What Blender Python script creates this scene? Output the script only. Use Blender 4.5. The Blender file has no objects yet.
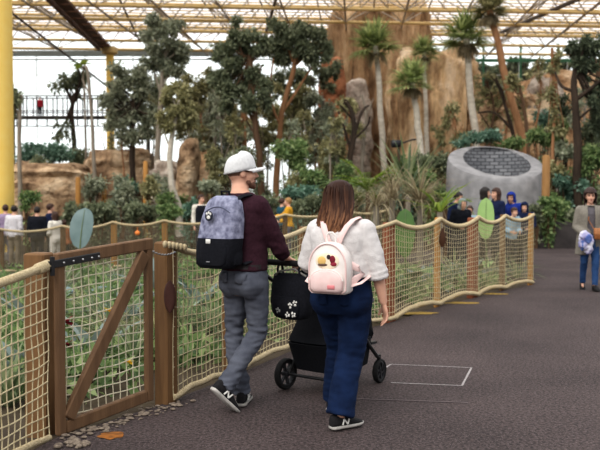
import bpy, bmesh, math, random
import numpy as np
from mathutils import Vector, Matrix, noise, Euler

random.seed(7)
RNG = np.random.default_rng(11)
SC = bpy.context.scene
COL = SC.collection
R = math.radians
V = Vector

# ------------------------------------------------------------------ camera
EYE = 1.55
FOC = 833.3
PITCH = math.atan((225 - 197) / FOC)
cam_d = bpy.data.cameras.new('camera')
cam = bpy.data.objects.new('camera', cam_d)
COL.objects.link(cam)
cam_d.lens = 50
cam_d.sensor_width = 36
cam.location = (0, 0, EYE)
cam.rotation_euler = (math.pi / 2 - PITCH, 0, 0)
cam_d.clip_end = 400
cam_d.dof.use_dof = True
cam_d.dof.focus_distance = 5.9
cam_d.dof.aperture_fstop = 3.0
SC.camera = cam
SC.view_settings.view_transform = 'Standard'
SC.view_settings.look = 'None'

def ray(px, py):
    x = (px - 300) / FOC
    u = (225 - py) / FOC
    c, s = math.cos(PITCH), math.sin(PITCH)
    return V((x, c + u * s, -s + u * c))

def at(px, py, Y):
    d = ray(px, py)
    return V((0, 0, EYE)) + d * (Y / d.y)

def ground(px, py, z=0.0):
    d = ray(px, py)
    return V((0, 0, EYE)) + d * ((z - EYE) / d.z)

def ppm(Y):
    return FOC / Y

# ------------------------------------------------------------------ colour and materials
def lin(c):
    o = []
    for v in c[:3]:
        v = v / 255.0
        o.append(v / 12.92 if v <= 0.04045 else ((v + 0.055) / 1.055) ** 2.4)
    return (o[0], o[1], o[2], 1.0)

MATS = {}

def _new(name):
    m = bpy.data.materials.new(name)
    m.use_nodes = True
    nt = m.node_tree
    b = nt.nodes['Principled BSDF']
    return m, nt, b

def mat(name, c1, c2=None, scale=20, rough=0.7, bump=0.0, bscale=None, metal=0.0, spec=0.3,
        stretch=(1, 1, 1), detail=5, contrast=0.5):
    """Two-tone noise material in object space."""
    if name in MATS:
        return MATS[name]
    m, nt, b = _new(name)
    b.inputs['Roughness'].default_value = rough
    b.inputs['Metallic'].default_value = metal
    b.inputs['Specular IOR Level'].default_value = spec
    tc = nt.nodes.new('ShaderNodeTexCoord')
    mp = nt.nodes.new('ShaderNodeMapping')
    mp.inputs['Scale'].default_value = stretch
    nt.links.new(tc.outputs['Object'], mp.inputs['Vector'])
    n = nt.nodes.new('ShaderNodeTexNoise')
    n.inputs['Scale'].default_value = scale
    n.inputs['Detail'].default_value = detail
    nt.links.new(mp.outputs['Vector'], n.inputs['Vector'])
    r = nt.nodes.new('ShaderNodeValToRGB')
    r.color_ramp.elements[0].position = 0.5 - contrast / 2 + 0.0
    r.color_ramp.elements[1].position = 0.5 + contrast / 2
    r.color_ramp.elements[0].color = lin(c1)
    r.color_ramp.elements[1].color = lin(c2 or c1)
    nt.links.new(n.outputs['Fac'], r.inputs['Fac'])
    nt.links.new(r.outputs['Color'], b.inputs['Base Color'])
    if bump:
        n2 = nt.nodes.new('ShaderNodeTexNoise')
        n2.inputs['Scale'].default_value = bscale or scale
        n2.inputs['Detail'].default_value = 6
        nt.links.new(mp.outputs['Vector'], n2.inputs['Vector'])
        bp = nt.nodes.new('ShaderNodeBump')
        bp.inputs['Strength'].default_value = bump
        bp.inputs['Distance'].default_value = 0.02
        nt.links.new(n2.outputs['Fac'], bp.inputs['Height'])
        nt.links.new(bp.outputs['Normal'], b.inputs['Normal'])
    MATS[name] = m
    return m

def leaf_mat(name, c1, c2, c3=None, trans=0.45, rough=0.5):
    """Leaves: colour varies leaf by leaf, light passes through."""
    if name in MATS:
        return MATS[name]
    m, nt, b = _new(name)
    g = nt.nodes.new('ShaderNodeNewGeometry')
    r = nt.nodes.new('ShaderNodeValToRGB')
    r.color_ramp.elements[0].color = lin(c1)
    r.color_ramp.elements[1].color = lin(c3 or c2)
    e = r.color_ramp.elements.new(0.55)
    e.color = lin(c2)
    nt.links.new(g.outputs['Random Per Island'], r.inputs['Fac'])
    nt.links.new(r.outputs['Color'], b.inputs['Base Color'])
    b.inputs['Roughness'].default_value = rough
    b.inputs['Specular IOR Level'].default_value = 0.35
    t = nt.nodes.new('ShaderNodeBsdfTranslucent')
    nt.links.new(r.outputs['Color'], t.inputs['Color'])
    mx = nt.nodes.new('ShaderNodeMixShader')
    mx.inputs[0].default_value = trans
    out = nt.nodes['Material Output']
    nt.links.new(b.outputs[0], mx.inputs[1])
    nt.links.new(t.outputs[0], mx.inputs[2])
    nt.links.new(mx.outputs[0], out.inputs['Surface'])
    MATS[name] = m
    return m

def glass_mat(name, tint, gloss=0.06, diffuse=0.0, dcol=(255, 255, 255)):
    if name in MATS:
        return MATS[name]
    m, nt, b = _new(name)
    nt.nodes.remove(b)
    out = nt.nodes['Material Output']
    t = nt.nodes.new('ShaderNodeBsdfTransparent')
    t.inputs[0].default_value = lin(tint)
    g = nt.nodes.new('ShaderNodeBsdfGlossy')
    g.inputs['Roughness'].default_value = 0.1
    mx = nt.nodes.new('ShaderNodeMixShader')
    mx.inputs[0].default_value = gloss
    nt.links.new(t.outputs[0], mx.inputs[1])
    nt.links.new(g.outputs[0], mx.inputs[2])
    last = mx
    if diffuse:
        d = nt.nodes.new('ShaderNodeBsdfTranslucent')
        d.inputs[0].default_value = lin(dcol)
        m2 = nt.nodes.new('ShaderNodeMixShader')
        m2.inputs[0].default_value = diffuse
        nt.links.new(mx.outputs[0], m2.inputs[1])
        nt.links.new(d.outputs[0], m2.inputs[2])
        last = m2
    nt.links.new(last.outputs[0], out.inputs['Surface'])
    MATS[name] = m
    return m

# ------------------------------------------------------------------ tagging
def tag(o, label=None, cat=None, group=None, kind=None):
    if label: o['label'] = label
    if cat: o['category'] = cat
    if group: o['group'] = group
    if kind: o['kind'] = kind
    return o

def thing(name, label, cat, loc=(0, 0, 0), rotz=0.0, group=None, kind=None):
    o = bpy.data.objects.new(name, None)
    o.empty_display_size = 0.1
    COL.objects.link(o)
    o.location = loc
    o.rotation_euler = (0, 0, rotz)
    return tag(o, label, cat, group, kind)

# ------------------------------------------------------------------ mesh builder
class MB:
    def __init__(self):
        self.v = []
        self.f = []
        self.mi = []
        self.cur = 0

    def face(self, idx):
        self.f.append(tuple(idx))
        self.mi.append(self.cur)

    def add(self, verts, faces):
        o = len(self.v)
        self.v.extend([tuple(p) for p in verts])
        for f in faces:
            self.face([i + o for i in f])
        return self

    def box(self, c, size, M=None, bev=0.0):
        sx, sy, sz = size[0] / 2, size[1] / 2, size[2] / 2
        if bev > 0:
            rings = []
            for z, k in ((-sz, bev), (-sz + bev, 0), (sz - bev, 0), (sz, bev)):
                ax, ay = sx - k, sy - k
                b = min(bev, ax * .9, ay * .9)
                rings.append([(ax, -ay + b, z), (ax, ay - b, z), (ax - b, ay, z), (-ax + b, ay, z),
                              (-ax, ay - b, z), (-ax, -ay + b, z), (-ax + b, -ay, z), (ax - b, -ay, z)])
            M = M or Matrix.Identity(3)
            c = V(c)
            return self.loft([[c + M @ V(p) for p in r] for r in rings])
        pts = [V((x, y, z)) for x in (-sx, sx) for y in (-sy, sy) for z in (-sz, sz)]
        if M is not None:
            pts = [M @ p for p in pts]
        c = V(c)
        return self.add([c + p for p in pts],
                        [(0, 1, 3, 2), (4, 6, 7, 5), (0, 4, 5, 1), (2, 3, 7, 6), (0, 2, 6, 4), (1, 5, 7, 3)])

    def bar(self, a, b, w, h=None, up=(0, 0, 1), bev=0.0):
        """box beam from a to b, width w (sideways) and h (along up)"""
        a, b = V(a), V(b)
        h = h or w
        d = (b - a)
        L = d.length
        d.normalize()
        up = V(up)
        s = d.cross(up)
        if s.length < 1e-4:
            s = d.cross(V((1, 0, 0)))
        s.normalize()
        u = s.cross(d)
        M = Matrix((s, d, u)).transposed()
        return self.box((a + b) / 2, (w, L, h), M, bev)

    def loft(self, rings, cap0=True, cap1=True, closed=True):
        n = len(rings[0])
        o = len(self.v)
        for r in rings:
            self.v.extend([tuple(p) for p in r])
        for k in range(len(rings) - 1):
            for i in range(n if closed else n - 1):
                j = (i + 1) % n
                self.face((o + k * n + i, o + k * n + j, o + (k + 1) * n + j, o + (k + 1) * n + i))
        if cap0 and closed:
            self.face([o + i for i in range(n)][::-1])
        if cap1 and closed:
            self.face([o + (len(rings) - 1) * n + i for i in range(n)])
        return self

    def tube(self, pts, rad, n=8, cap=True, closed=False, ref=None):
        """rad: number, list of numbers, or list of (a, b) ellipse radii; ref fixes the first ellipse axis"""
        P = [V(p) for p in pts]
        m = len(P)
        if not isinstance(rad, (list, tuple)):
            rad = [rad] * m
        rings = []
        prev = None
        for i in range(m):
            if closed:
                d = P[(i + 1) % m] - P[i - 1]
            elif i == 0:
                d = P[1] - P[0]
            elif i == m - 1:
                d = P[-1] - P[-2]
            else:
                d = (P[i + 1] - P[i]).normalized() + (P[i] - P[i - 1]).normalized()
            if d.length < 1e-9:
                d = V((0, 0, 1))
            d.normalize()
            if ref is not None:
                s = V(ref) - d * d.dot(V(ref))
            elif prev is None:
                s = d.orthogonal()
            else:
                s = prev - d * prev.dot(d)
            if s.length < 1e-5:
                s = d.orthogonal()
            s.normalize()
            prev = s
            t = d.cross(s)
            ra = rad[i] if i < len(rad) else rad[-1]
            a, b = ra if isinstance(ra, (tuple, list)) else (ra, ra)
            rings.append([P[i] + s * (a * math.cos(2 * math.pi * k / n)) + t * (b * math.sin(2 * math.pi * k / n))
                          for k in range(n)])
        if closed:
            rings.append(rings[0])
            return self.loft(rings, False, False)
        return self.loft(rings, cap, cap)

    def ellipsoid(self, c, r, M=None, nu=14, nv=9, p=1.0):
        c = V(c)
        rings = []
        for j in range(1, nv):
            t = math.pi * j / nv
            ring = []
            for i in range(nu):
                a = 2 * math.pi * i / nu
                q = V((math.sin(t) * math.cos(a), math.sin(t) * math.sin(a), -math.cos(t)))
                if p != 1.0:
                    q = V([math.copysign(abs(k) ** p, k) for k in q])
                q = V((q.x * r[0], q.y * r[1], q.z * r[2]))
                if M is not None:
                    q = M @ q
                ring.append(c + q)
            rings.append(ring)
        o = len(self.v)
        self.loft(rings, False, False)
        bot = V((0, 0, -r[2]))
        top = V((0, 0, r[2]))
        if M is not None:
            bot, top = M @ bot, M @ top
        ib = len(self.v)
        self.v.append(tuple(c + bot))
        self.v.append(tuple(c + top))
        L = o + (nv - 2) * nu
        for i in range(nu):
            j = (i + 1) % nu
            self.face((ib, o + j, o + i))
            self.face((ib + 1, L + i, L + j))
        return self

    def lathe(self, c, axis, prof, n=24, cap=True):
        """prof: list of (distance along axis, radius)"""
        c = V(c)
        axis = V(axis).normalized()
        s = axis.orthogonal().normalized()
        t = axis.cross(s)
        rings = [[c + axis * h + (s * math.cos(2 * math.pi * k / n) + t * math.sin(2 * math.pi * k / n)) * r
                  for k in range(n)] for h, r in prof]
        return self.loft(rings, cap, cap)

    def blade(self, base, d, up, length, width, bend=1.0, segs=6, prof=None, fold=0.15, side=None):
        """a leaf: starts at base along d, bends towards gravity by `bend` radians over its length"""
        p = V(base)
        d = V(d).normalized()
        s = V(side) if side is not None else d.cross(V((0, 0, 1)))
        if s.length < 1e-3:
            s = V((1, 0, 0))
        s.normalize()
        L, C, Rr = [], [], []
        st = length / segs
        for i in range(segs + 1):
            t = i / segs
            w = (prof(t) if prof else math.sin(math.pi * min(1, (0.12 + 0.88 * t))) ** 0.7) * width / 2
            nrm = s.cross(d).normalized()
            L.append(p - s * w + nrm * (w * fold))
            C.append(p.copy())
            Rr.append(p + s * w + nrm * (w * fold))
            p = p + d * st
            q = Matrix.Rotation(-bend / segs, 3, s)
            d = q @ d
        o = len(self.v)
        n = segs + 1
        self.v.extend([tuple(x) for x in L + C + Rr])
        for i in range(segs):
            self.face((o + i, o + n + i, o + n + i + 1, o + i + 1))
            self.face((o + n + i, o + 2 * n + i, o + 2 * n + i + 1, o + n + i + 1))
        return self

    def mesh(self, name, off=None):
        me = bpy.data.meshes.new(name)
        vs = self.v
        if off is not None:
            ox, oy, oz = off
            vs = [(x - ox, y - oy, z - oz) for x, y, z in vs]
        me.from_pydata(vs, [], self.f)
        return me

    def build(self, name, m, parent=None, smooth=True, world=False, loc=None):
        """m: a material or a list of materials.  world=True: coordinates are world ones."""
        off = None
        if parent is not None and world:
            off = tuple(world_loc(parent))
        elif loc is not None:
            off = tuple(loc)
        me = self.mesh(name, off)
        ms = m if isinstance(m, (list, tuple)) else [m]
        for x in ms:
            me.materials.append(x)
        if len(ms) > 1:
            me.polygons.foreach_set('material_index', self.mi)
        if smooth:
            me.polygons.foreach_set('use_smooth', [True] * len(me.polygons))
            try:
                me.set_sharp_from_angle(angle=R(50))
            except Exception:
                pass
        me.update()
        o = bpy.data.objects.new(name, me)
        COL.objects.link(o)
        if parent is not None:
            o.parent = parent
        elif loc is not None:
            o.location = loc
        return o

def world_loc(o):
    p = V(o.location)
    while o.parent is not None:
        o = o.parent
        p = p + V(o.location)
    return p

def copy_tree(o, parent=None):
    c = o.copy()
    COL.objects.link(c)
    c.parent = parent
    for ch in list(o.children):
        copy_tree(ch, c)
    return c

def fuse(mb, voxel, smooth=4, disp=None):
    """join overlapping shapes of a builder into one continuous surface; returns a new MB"""
    me = mb.mesh('tmp')
    ob = bpy.data.objects.new('tmp', me)
    COL.objects.link(ob)
    r = ob.modifiers.new('r', 'REMESH')
    r.mode = 'VOXEL'
    r.voxel_size = voxel
    if smooth:
        s = ob.modifiers.new('s', 'SMOOTH')
        s.factor = 0.5
        s.iterations = smooth
    bpy.context.view_layer.update()
    dg = bpy.context.evaluated_depsgraph_get()
    ev = bpy.data.meshes.new_from_object(ob.evaluated_get(dg))
    out = MB()
    n = len(ev.vertices)
    co = np.empty(n * 3)
    ev.vertices.foreach_get('co', co)
    co = co.reshape(-1, 3)
    if disp is not None:
        no = np.empty(n * 3)
        ev.vertices.foreach_get('normal', no)
        no = no.reshape(-1, 3)
        for i in range(n):
            co[i] += no[i] * disp(V(co[i]))
    out.v = [tuple(p) for p in co]
    out.f = [tuple(p.vertices) for p in ev.polygons]
    out.mi = [0] * len(out.f)
    bpy.data.objects.remove(ob)
    bpy.data.meshes.remove(me)
    bpy.data.meshes.remove(ev)
    return out

def leaves(name, clusters, n, L, W, m, parent, droop=0.25, spread=0.9, shell=2.4, seed=0):
    """clusters: (centre, radii, weight) in world coordinates; one mesh of n separate leaves"""
    rng = np.random.default_rng(seed + 5)
    w = np.array([c[2] if len(c) > 2 else 1.0 for c in clusters], float)
    w /= w.sum()
    k = rng.choice(len(clusters), n, p=w)
    C = np.array([tuple(c[0]) for c in clusters], float)[k]
    Rd = np.array([tuple(c[1]) for c in clusters], float)[k]
    d = rng.normal(size=(n, 3))
    d /= np.linalg.norm(d, axis=1)[:, None]
    u = rng.random(n) ** (1 / shell)
    # lumpy outline
    lump = 0.78 + 0.3 * np.sin(d[:, 0] * 5 + k) * np.sin(d[:, 2] * 6 + 2 * k) + 0.12 * rng.random(n)
    P = C + d * Rd * (u * lump)[:, None]
    ax = d * 0.6 + rng.normal(size=(n, 3)) * spread
    ax[:, 2] -= droop
    ax /= np.linalg.norm(ax, axis=1)[:, None]
    sd = np.cross(ax, rng.normal(size=(n, 3)))
    sd /= np.linalg.norm(sd, axis=1)[:, None]
    nr = np.cross(sd, ax)
    ln = (L * (0.6 + 0.8 * rng.random(n)))[:, None]
    wd = ln * (W / L)
    a = P
    b = P + ax * ln * 0.45 + sd * wd * 0.5 + nr * wd * 0.12
    c = P + ax * ln
    c[:, 2] -= (ln * 0.12)[:, 0]
    e = P + ax * ln * 0.45 - sd * wd * 0.5 + nr * wd * 0.12
    vv = np.stack([a, b, c, e], 1).reshape(-1, 3)
    vv = vv - np.array(tuple(world_loc(parent)))
    me = bpy.data.meshes.new(name)
    me.vertices.add(4 * n)
    me.vertices.foreach_set('co', vv.ravel())
    base = np.arange(n)[:, None] * 4
    tri = np.concatenate([base + np.array([[0, 1, 2]]), base + np.array([[0, 2, 3]])], 1).reshape(-1)
    me.loops.add(6 * n)
    me.loops.foreach_set('vertex_index', tri.astype(np.int32))
    me.polygons.add(2 * n)
    me.polygons.foreach_set('loop_start', (np.arange(2 * n) * 3).astype(np.int32))
    me.update(calc_edges=True)
    me.materials.append(m)
    o = bpy.data.objects.new(name, me)
    COL.objects.link(o)
    o.parent = parent
    return o

def smoothstep(a, b, x):
    t = max(0.0, min(1.0, (x - a) / (b - a)))
    return t * t * (3 - 2 * t)
# ------------------------------------------------------------------ materials of the place
M_ASPH = None
def asphalt():
    m, nt, b = _new('asphalt')
    tc = nt.nodes.new('ShaderNodeTexCoord')
    n1 = nt.nodes.new('ShaderNodeTexNoise'); n1.inputs['Scale'].default_value = 0.7; n1.inputs['Detail'].default_value = 4
    n2 = nt.nodes.new('ShaderNodeTexNoise'); n2.inputs['Scale'].default_value = 45; n2.inputs['Detail'].default_value = 3
    n3 = nt.nodes.new('ShaderNodeTexVoronoi'); n3.inputs['Scale'].default_value = 65
    for n in (n1, n2, n3):
        nt.links.new(tc.outputs['Object'], n.inputs['Vector'])
    r1 = nt.nodes.new('ShaderNodeValToRGB')
    r1.color_ramp.elements[0].position = .3; r1.color_ramp.elements[1].position = .7
    r1.color_ramp.elements[0].color = lin((60, 52, 52)); r1.color_ramp.elements[1].color = lin((82, 72, 71))
    nt.links.new(n1.outputs['Fac'], r1.inputs['Fac'])
    r2 = nt.nodes.new('ShaderNodeValToRGB')
    r2.color_ramp.elements[0].position = .35; r2.color_ramp.elements[1].position = .7
    r2.color_ramp.elements[0].color = (.4, .4, .4, 1); r2.color_ramp.elements[1].color = (1.7, 1.62, 1.6, 1)
    nt.links.new(n2.outputs['Fac'], r2.inputs['Fac'])
    mx = nt.nodes.new('ShaderNodeMix'); mx.data_type = 'RGBA'; mx.blend_type = 'MULTIPLY'; mx.inputs[0].default_value = 1
    nt.links.new(r1.outputs['Color'], mx.inputs[6]); nt.links.new(r2.outputs['Color'], mx.inputs[7])
    r3 = nt.nodes.new('ShaderNodeValToRGB')
    r3.color_ramp.elements[0].position = .0; r3.color_ramp.elements[1].position = .34
    r3.color_ramp.elements[0].color = (1, 1, 1, 1); r3.color_ramp.elements[1].color = (0, 0, 0, 1)
    nt.links.new(n3.outputs['Distance'], r3.inputs['Fac'])
    sc = nt.nodes.new('ShaderNodeMath'); sc.operation = 'MULTIPLY'; sc.inputs[1].default_value = .5
    nt.links.new(r3.outputs['Color'], sc.inputs[0])
    m2 = nt.nodes.new('ShaderNodeMix'); m2.data_type = 'RGBA'
    nt.links.new(sc.outputs[0], m2.inputs[0]); nt.links.new(mx.outputs[2], m2.inputs[6]); m2.inputs[7].default_value = lin((165, 150, 150))
    nt.links.new(m2.outputs[2], b.inputs['Base Color'])
    b.inputs['Roughness'].default_value = .82
    b.inputs['Specular IOR Level'].default_value = .25
    bp = nt.nodes.new('ShaderNodeBump'); bp.inputs['Strength'].default_value = .35; bp.inputs['Distance'].default_value = .008
    nt.links.new(n2.outputs['Fac'], bp.inputs['Height']); nt.links.new(bp.outputs['Normal'], b.inputs['Normal'])
    return m

def wood(name, c1, c2, scale=6):
    return mat(name, c1, c2, scale, .65, .25, 30, stretch=(3, 3, .35), contrast=.6)

ASPH = asphalt()
SOIL = mat('soil', (58, 48, 38), (86, 74, 56), 3, .95, .8, 14)
WOOD_G = wood('gate_wood', (98, 73, 52), (134, 104, 76))
WOOD_P = wood('post_wood', (102, 74, 48), (138, 104, 68))
WOOD_R = wood('red_post_wood', (126, 70, 46), (150, 90, 62))
WOOD_Y = wood('pale_post_wood', (168, 118, 60), (196, 148, 84))
ROPE = mat('rope', (176, 158, 122), (222, 206, 172), 90, .9, .6, 220, stretch=(1, 1, 1))
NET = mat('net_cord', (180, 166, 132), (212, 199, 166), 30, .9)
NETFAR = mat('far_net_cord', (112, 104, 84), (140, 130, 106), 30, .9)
BLACKM = mat('black_metal', (22, 22, 24), (34, 34, 36), 30, .45, spec=.5)
STEEL = mat('steel', (150, 150, 150), (180, 180, 180), 30, .35, metal=.8)
YELLOW = mat('yellow_paint', (252, 214, 112), (254, 222, 130), 3, .45)
YBAR = mat('yellow_bar_paint', (208, 178, 116), (226, 202, 148), 2, .6)
GREYBAR = mat('grey_bar_paint', (160, 150, 136), (184, 174, 158), 2, .6)
BEAM = mat('grey_green_beam', (108, 116, 112), (128, 134, 130), 1, .7)
BROWNB = mat('brown_beam', (84, 56, 40), (112, 78, 56), 2, .7)
GREENB = mat('green_frame', (60, 112, 84), (80, 130, 100), 2, .6)

# ------------------------------------------------------------------ fence line and ground
FB = {}
gl = ground(60, 436); gr = ground(157, 406)
def g2(px, py):
    p = ground(px, py)
    return (p.x, p.y)
FENCE = [(gr.x + .04, gr.y + .06), (-.60, 7.12), (.06, 8.70), g2(395, 321), g2(440, 306), g2(478, 297), g2(505, 290), g2(533, 284.5)]
LEFT = [(-2.05, 3.2), (-1.60, 5.22)]
PATH_EDGE = [(-4.2, -6), (-2.3, 2.0)] + LEFT + [(gl.x, gl.y), (gr.x, gr.y)] + FENCE[1:] + \
            [(4.4, 15.6), (3.3, 16.6), (2.2, 17.2), (2.2, 20.2), (3.6, 24.2), (6.2, 25.2), (9.5, 25.4), (16, 25.8), (40, 25.8), (40, -6)]

def inside(x, y, poly):
    c = False
    n = len(poly)
    for i in range(n):
        x1, y1 = poly[i]; x2, y2 = poly[(i + 1) % n]
        if (y1 > y) != (y2 > y) and x < (x2 - x1) * (y - y1) / (y2 - y1) + x1:
            c = not c
    return c

def edge_dist(x, y, poly):
    b = 1e9
    n = len(poly)
    for i in range(n):
        x1, y1 = poly[i]; x2, y2 = poly[(i + 1) % n]
        dx, dy = x2 - x1, y2 - y1
        t = max(0, min(1, ((x - x1) * dx + (y - y1) * dy) / (dx * dx + dy * dy)))
        b = min(b, math.hypot(x - x1 - t * dx, y - y1 - t * dy))
    return b

def soil(x, y):
    if inside(x, y, PATH_EDGE):
        return -0.06
    d = edge_dist(x, y, PATH_EDGE)
    z = -0.02 - .38 * smoothstep(.5, 4.5, d) * (1 - smoothstep(-6.5, -1.5, x)) * (1 - smoothstep(25, 29, y))
    z += 1.4 * smoothstep(26, 42, y)
    z += .035 * noise.noise(V((x * 1.3, y * 1.3, 0))) * smoothstep(0.1, .6, d)
    return z

def onsoil(px, Y):
    x = (px - 300) / FOC * Y * 1.0
    return V((x, Y, soil(x, Y)))

def build_ground():
    xs = list(np.arange(-14, 14.01, .5)); xs = [-60, -45, -32, -24, -18] + xs + [18, 24, 32, 45, 60]
    ys = [-8, -4, 0, 2] + list(np.arange(3, 30, .5)) + [31, 33, 35, 38, 41, 45, 50, 56, 62, 70, 85]
    mb = MB()
    nx = len(xs)
    mb.v = [(x, y, soil(x, y)) for y in ys for x in xs]
    for j in range(len(ys) - 1):
        for i in range(nx - 1):
            a = j * nx + i
            mb.face((a, a + 1, a + nx + 1, a + nx))
    o = mb.build('enclosure_soil', SOIL)
    tag(o, kind='structure')
    bm = bmesh.new()
    vs = [bm.verts.new((x, y, 0)) for x, y in PATH_EDGE]
    f = bm.faces.new(vs)
    f.normal_update()
    if f.normal.z < 0:
        f.normal_flip()
    ex = bmesh.ops.extrude_face_region(bm, geom=[f])
    for e in ex['geom']:
        if isinstance(e, bmesh.types.BMVert):
            e.co.z -= 0.12
    bmesh.ops.recalc_face_normals(bm, faces=bm.faces)
    bmesh.ops.triangulate(bm, faces=[q for q in bm.faces if len(q.verts) > 4])
    me = bpy.data.meshes.new('path')
    bm.to_mesh(me); bm.free()
    me.materials.append(ASPH)
    o = bpy.data.objects.new('path', me)
    COL.objects.link(o)
    tag(o, kind='structure')
build_ground()

# ---- painted marks on the path
def strip(mb, a, b, w, z=.004):
    a, b = V((a.x, a.y, z)), V((b.x, b.y, z))
    d = (b - a).normalized()
    s = V((-d.y, d.x, 0)) * w / 2
    n = 8
    prev = None
    for i in range(n + 1):
        p = a + (b - a) * i / n
        k = 1 + .25 * noise.noise(p * 9)
        cur = (p - s * k, p + s * k)
        if prev:
            mb.add([prev[0], cur[0], cur[1], prev[1]], [(0, 1, 2, 3)])
        prev = cur
mb = MB()
c = [ground(391, 364.5), ground(471.5, 368), ground(462, 386), ground(391, 383)]
c3 = ground(379, 372)
strip(mb, c[0], c[1], .02); strip(mb, c[1], c[2], .018); strip(mb, c[2], c[3], .02); strip(mb, c[0], c3, .02)
PAINT = mat('worn_white_paint', (120, 112, 112), (190, 184, 182), 40, .8, contrast=.7)
o = mb.build('painted_marking', PAINT)
tag(o, 'worn white painted rectangle outline on the dark path', 'painted marking')
mb = MB()
strip(mb, ground(340, 398.5), ground(468, 403), .018)
o = mb.build('painted_line', mat('faded_paint', (98, 86, 88), (124, 112, 112), 30, .85, contrast=.6))
tag(o, 'faded thin line across the path nearer than the white rectangle', 'painted line')

def patch(name, px, py, r, m, label, cat, ax=1.6, seed=0):
    p = ground(px, py)
    rnd = random.Random(seed)
    mb = MB()
    n = 22
    ph = rnd.random() * 6
    pts = []
    for i in range(n):
        a = 2 * math.pi * i / n
        k = r * (.75 + .35 * noise.noise(V((math.cos(a) * 1.7 + ph, math.sin(a) * 1.7, ph))) + .1 * rnd.random())
        pts.append((p.x + math.cos(a) * k * ax, p.y + math.sin(a) * k, .004))
    mb.add(pts + [(p.x, p.y, .012)], [(i, (i + 1) % n, n) for i in range(n)])
    tag(mb.build(name, m), label, cat)
ORP = mat('orange_litter', (104, 70, 40), (176, 112, 46), 22, .9, contrast=.5)
YEP = mat('yellow_litter', (122, 102, 58), (176, 146, 66), 26, .9, contrast=.5)
patch('ground_stain', 111, 436, .10, ORP, 'orange stain on the path in front of the wooden gate', 'stain', 1.0, 1)
patch('ground_stain', 417, 313.5, .15, YEP, 'yellow stain along the path edge below the net right of the woman in white', 'stain', 2.4, 2)
patch('ground_stain', 461, 303, .14, YEP, 'yellow stain at the foot of the net under the brown wooden tag', 'stain', 2.2, 3)
patch('ground_stain', 494, 294, .12, YEP, 'small yellow stain at the foot of the last net bays', 'stain', 2.2, 4)
mb = MB()
rnd = random.Random(4)
for i in range(150):
    t = rnd.random()
    x = gl.x + (gr.x - gl.x) * (t * 1.25 - .05) + rnd.gauss(0, .05) + .06
    y = gl.y + (gr.y - gl.y) * (t * 1.25 - .05) + rnd.gauss(0, .05) - .05
    s = .006 + .014 * rnd.random() ** 2
    mb.ellipsoid((x, y, s * .5), (s * 1.3, s, s * .6), None, 6, 4)
for i in range(26):
    p = ground(76, 444)
    s = .012 + .02 * rnd.random()
    mb.ellipsoid((p.x + rnd.gauss(0, .035), p.y + rnd.gauss(0, .05), s * .5), (s, s * 1.2, s * .6), None, 7, 5)
o = mb.build('gravel', mat('gravel_stone', (96, 84, 76), (160, 146, 130), 40, .9))
tag(o, 'small stones and bark crumbs along the foot of the gate', 'gravel', kind='stuff')

# ------------------------------------------------------------------ rope net fences
def net_panel(parent, A, B, za, zb, sagt, sagb, mesh, r, m, z0=.05, wob=.012, seed=0, bulge=0.0, name='net'):
    """net between ground points A and B; za/zb the rope height at each end"""
    A, B = V((A[0], A[1], 0)), V((B[0], B[1], 0))
    L = (B - A).length
    nu = max(3, round(L / mesh)); 
    nv = max(3, round((max(za, zb) - z0) / mesh))
    d = (B - A).normalized()
    s = V((-d.y, d.x, 0))
    mb = MB()
    def P(i, j):
        u = i / nu; v = j / nv
        top = za + (zb - za) * u - sagt * 4 * u * (1 - u)
        bot = z0 + sagb * 4 * u * (1 - u)
        q = A + (B - A) * u
        q = q + V((0, 0, bot + (top - bot) * v))
        n1 = noise.noise(V((q.x * 4 + seed, q.y * 4, q.z * 4)))
        n2 = noise.noise(V((q.x * 4, q.y * 4 + 7 + seed, q.z * 4)))
        e = 0 if j == nv else 1
        return q + s * (bulge * math.sin(math.pi * u) + n1 * wob * e) + V((d.x * n2 * wob, d.y * n2 * wob, n1 * wob * e))
    G = [[P(i, j) for j in range(nv + 1)] for i in range(nu + 1)]
    for i in range(nu + 1):
        mb.tube(G[i], r, 4, False)
    for j in range(nv + 1):
        mb.tube([G[i][j] for i in range(nu + 1)], r, 4, False)
    # knots
    if r > .0041 and r < .0056 and mesh < .09:
        for i in range(0, nu + 1):
            for j in range(0, nv + 1):
                mb.ellipsoid(G[i][j], (r * 1.5,) * 3, None, 5, 3)
    net = mb.build(name, m, parent, world=True)
    return [G[i][nv] for i in range(nu + 1)], [G[i][0] for i in range(nu + 1)]

def twisted_rope(pts, r, mb=None, pitch=.09):
    """three-strand look: a tube whose radius ripples along its length"""
    mb = mb or MB()
    out = []
    rad = []
    for a, b in zip(pts[:-1], pts[1:]):
        n = 5
        for k in range(n):
            out.append(a.lerp(b, k / n)); rad.append(r * (1 + .14 * ((len(rad) % 2) * 2 - 1)))
    out.append(pts[-1]); rad.append(r)
    mb.tube(out, rad, 8)
    return mb

def square_post(parent, x, y, z0, z1, w, m, ang=0, name='post'):
    mb = MB()
    M = Matrix.Rotation(ang, 3, 'Z')
    mb.box((x, y, (z0 + z1) / 2), (w, w, z1 - z0), M, .012)
    return mb.build(name, m, parent, world=True, smooth=False)

def round_post(parent, x, y, z0, z1, r, m, name='post'):
    mb = MB()
    mb.tube([(x, y, z0), (x, y, z0 + (z1 - z0) * .5), (x + .004, y, z1 - .02), (x + .004, y, z1)], [r, r, r * .98, r * .8], 12)
    return mb.build(name, m, parent, world=True)

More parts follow.
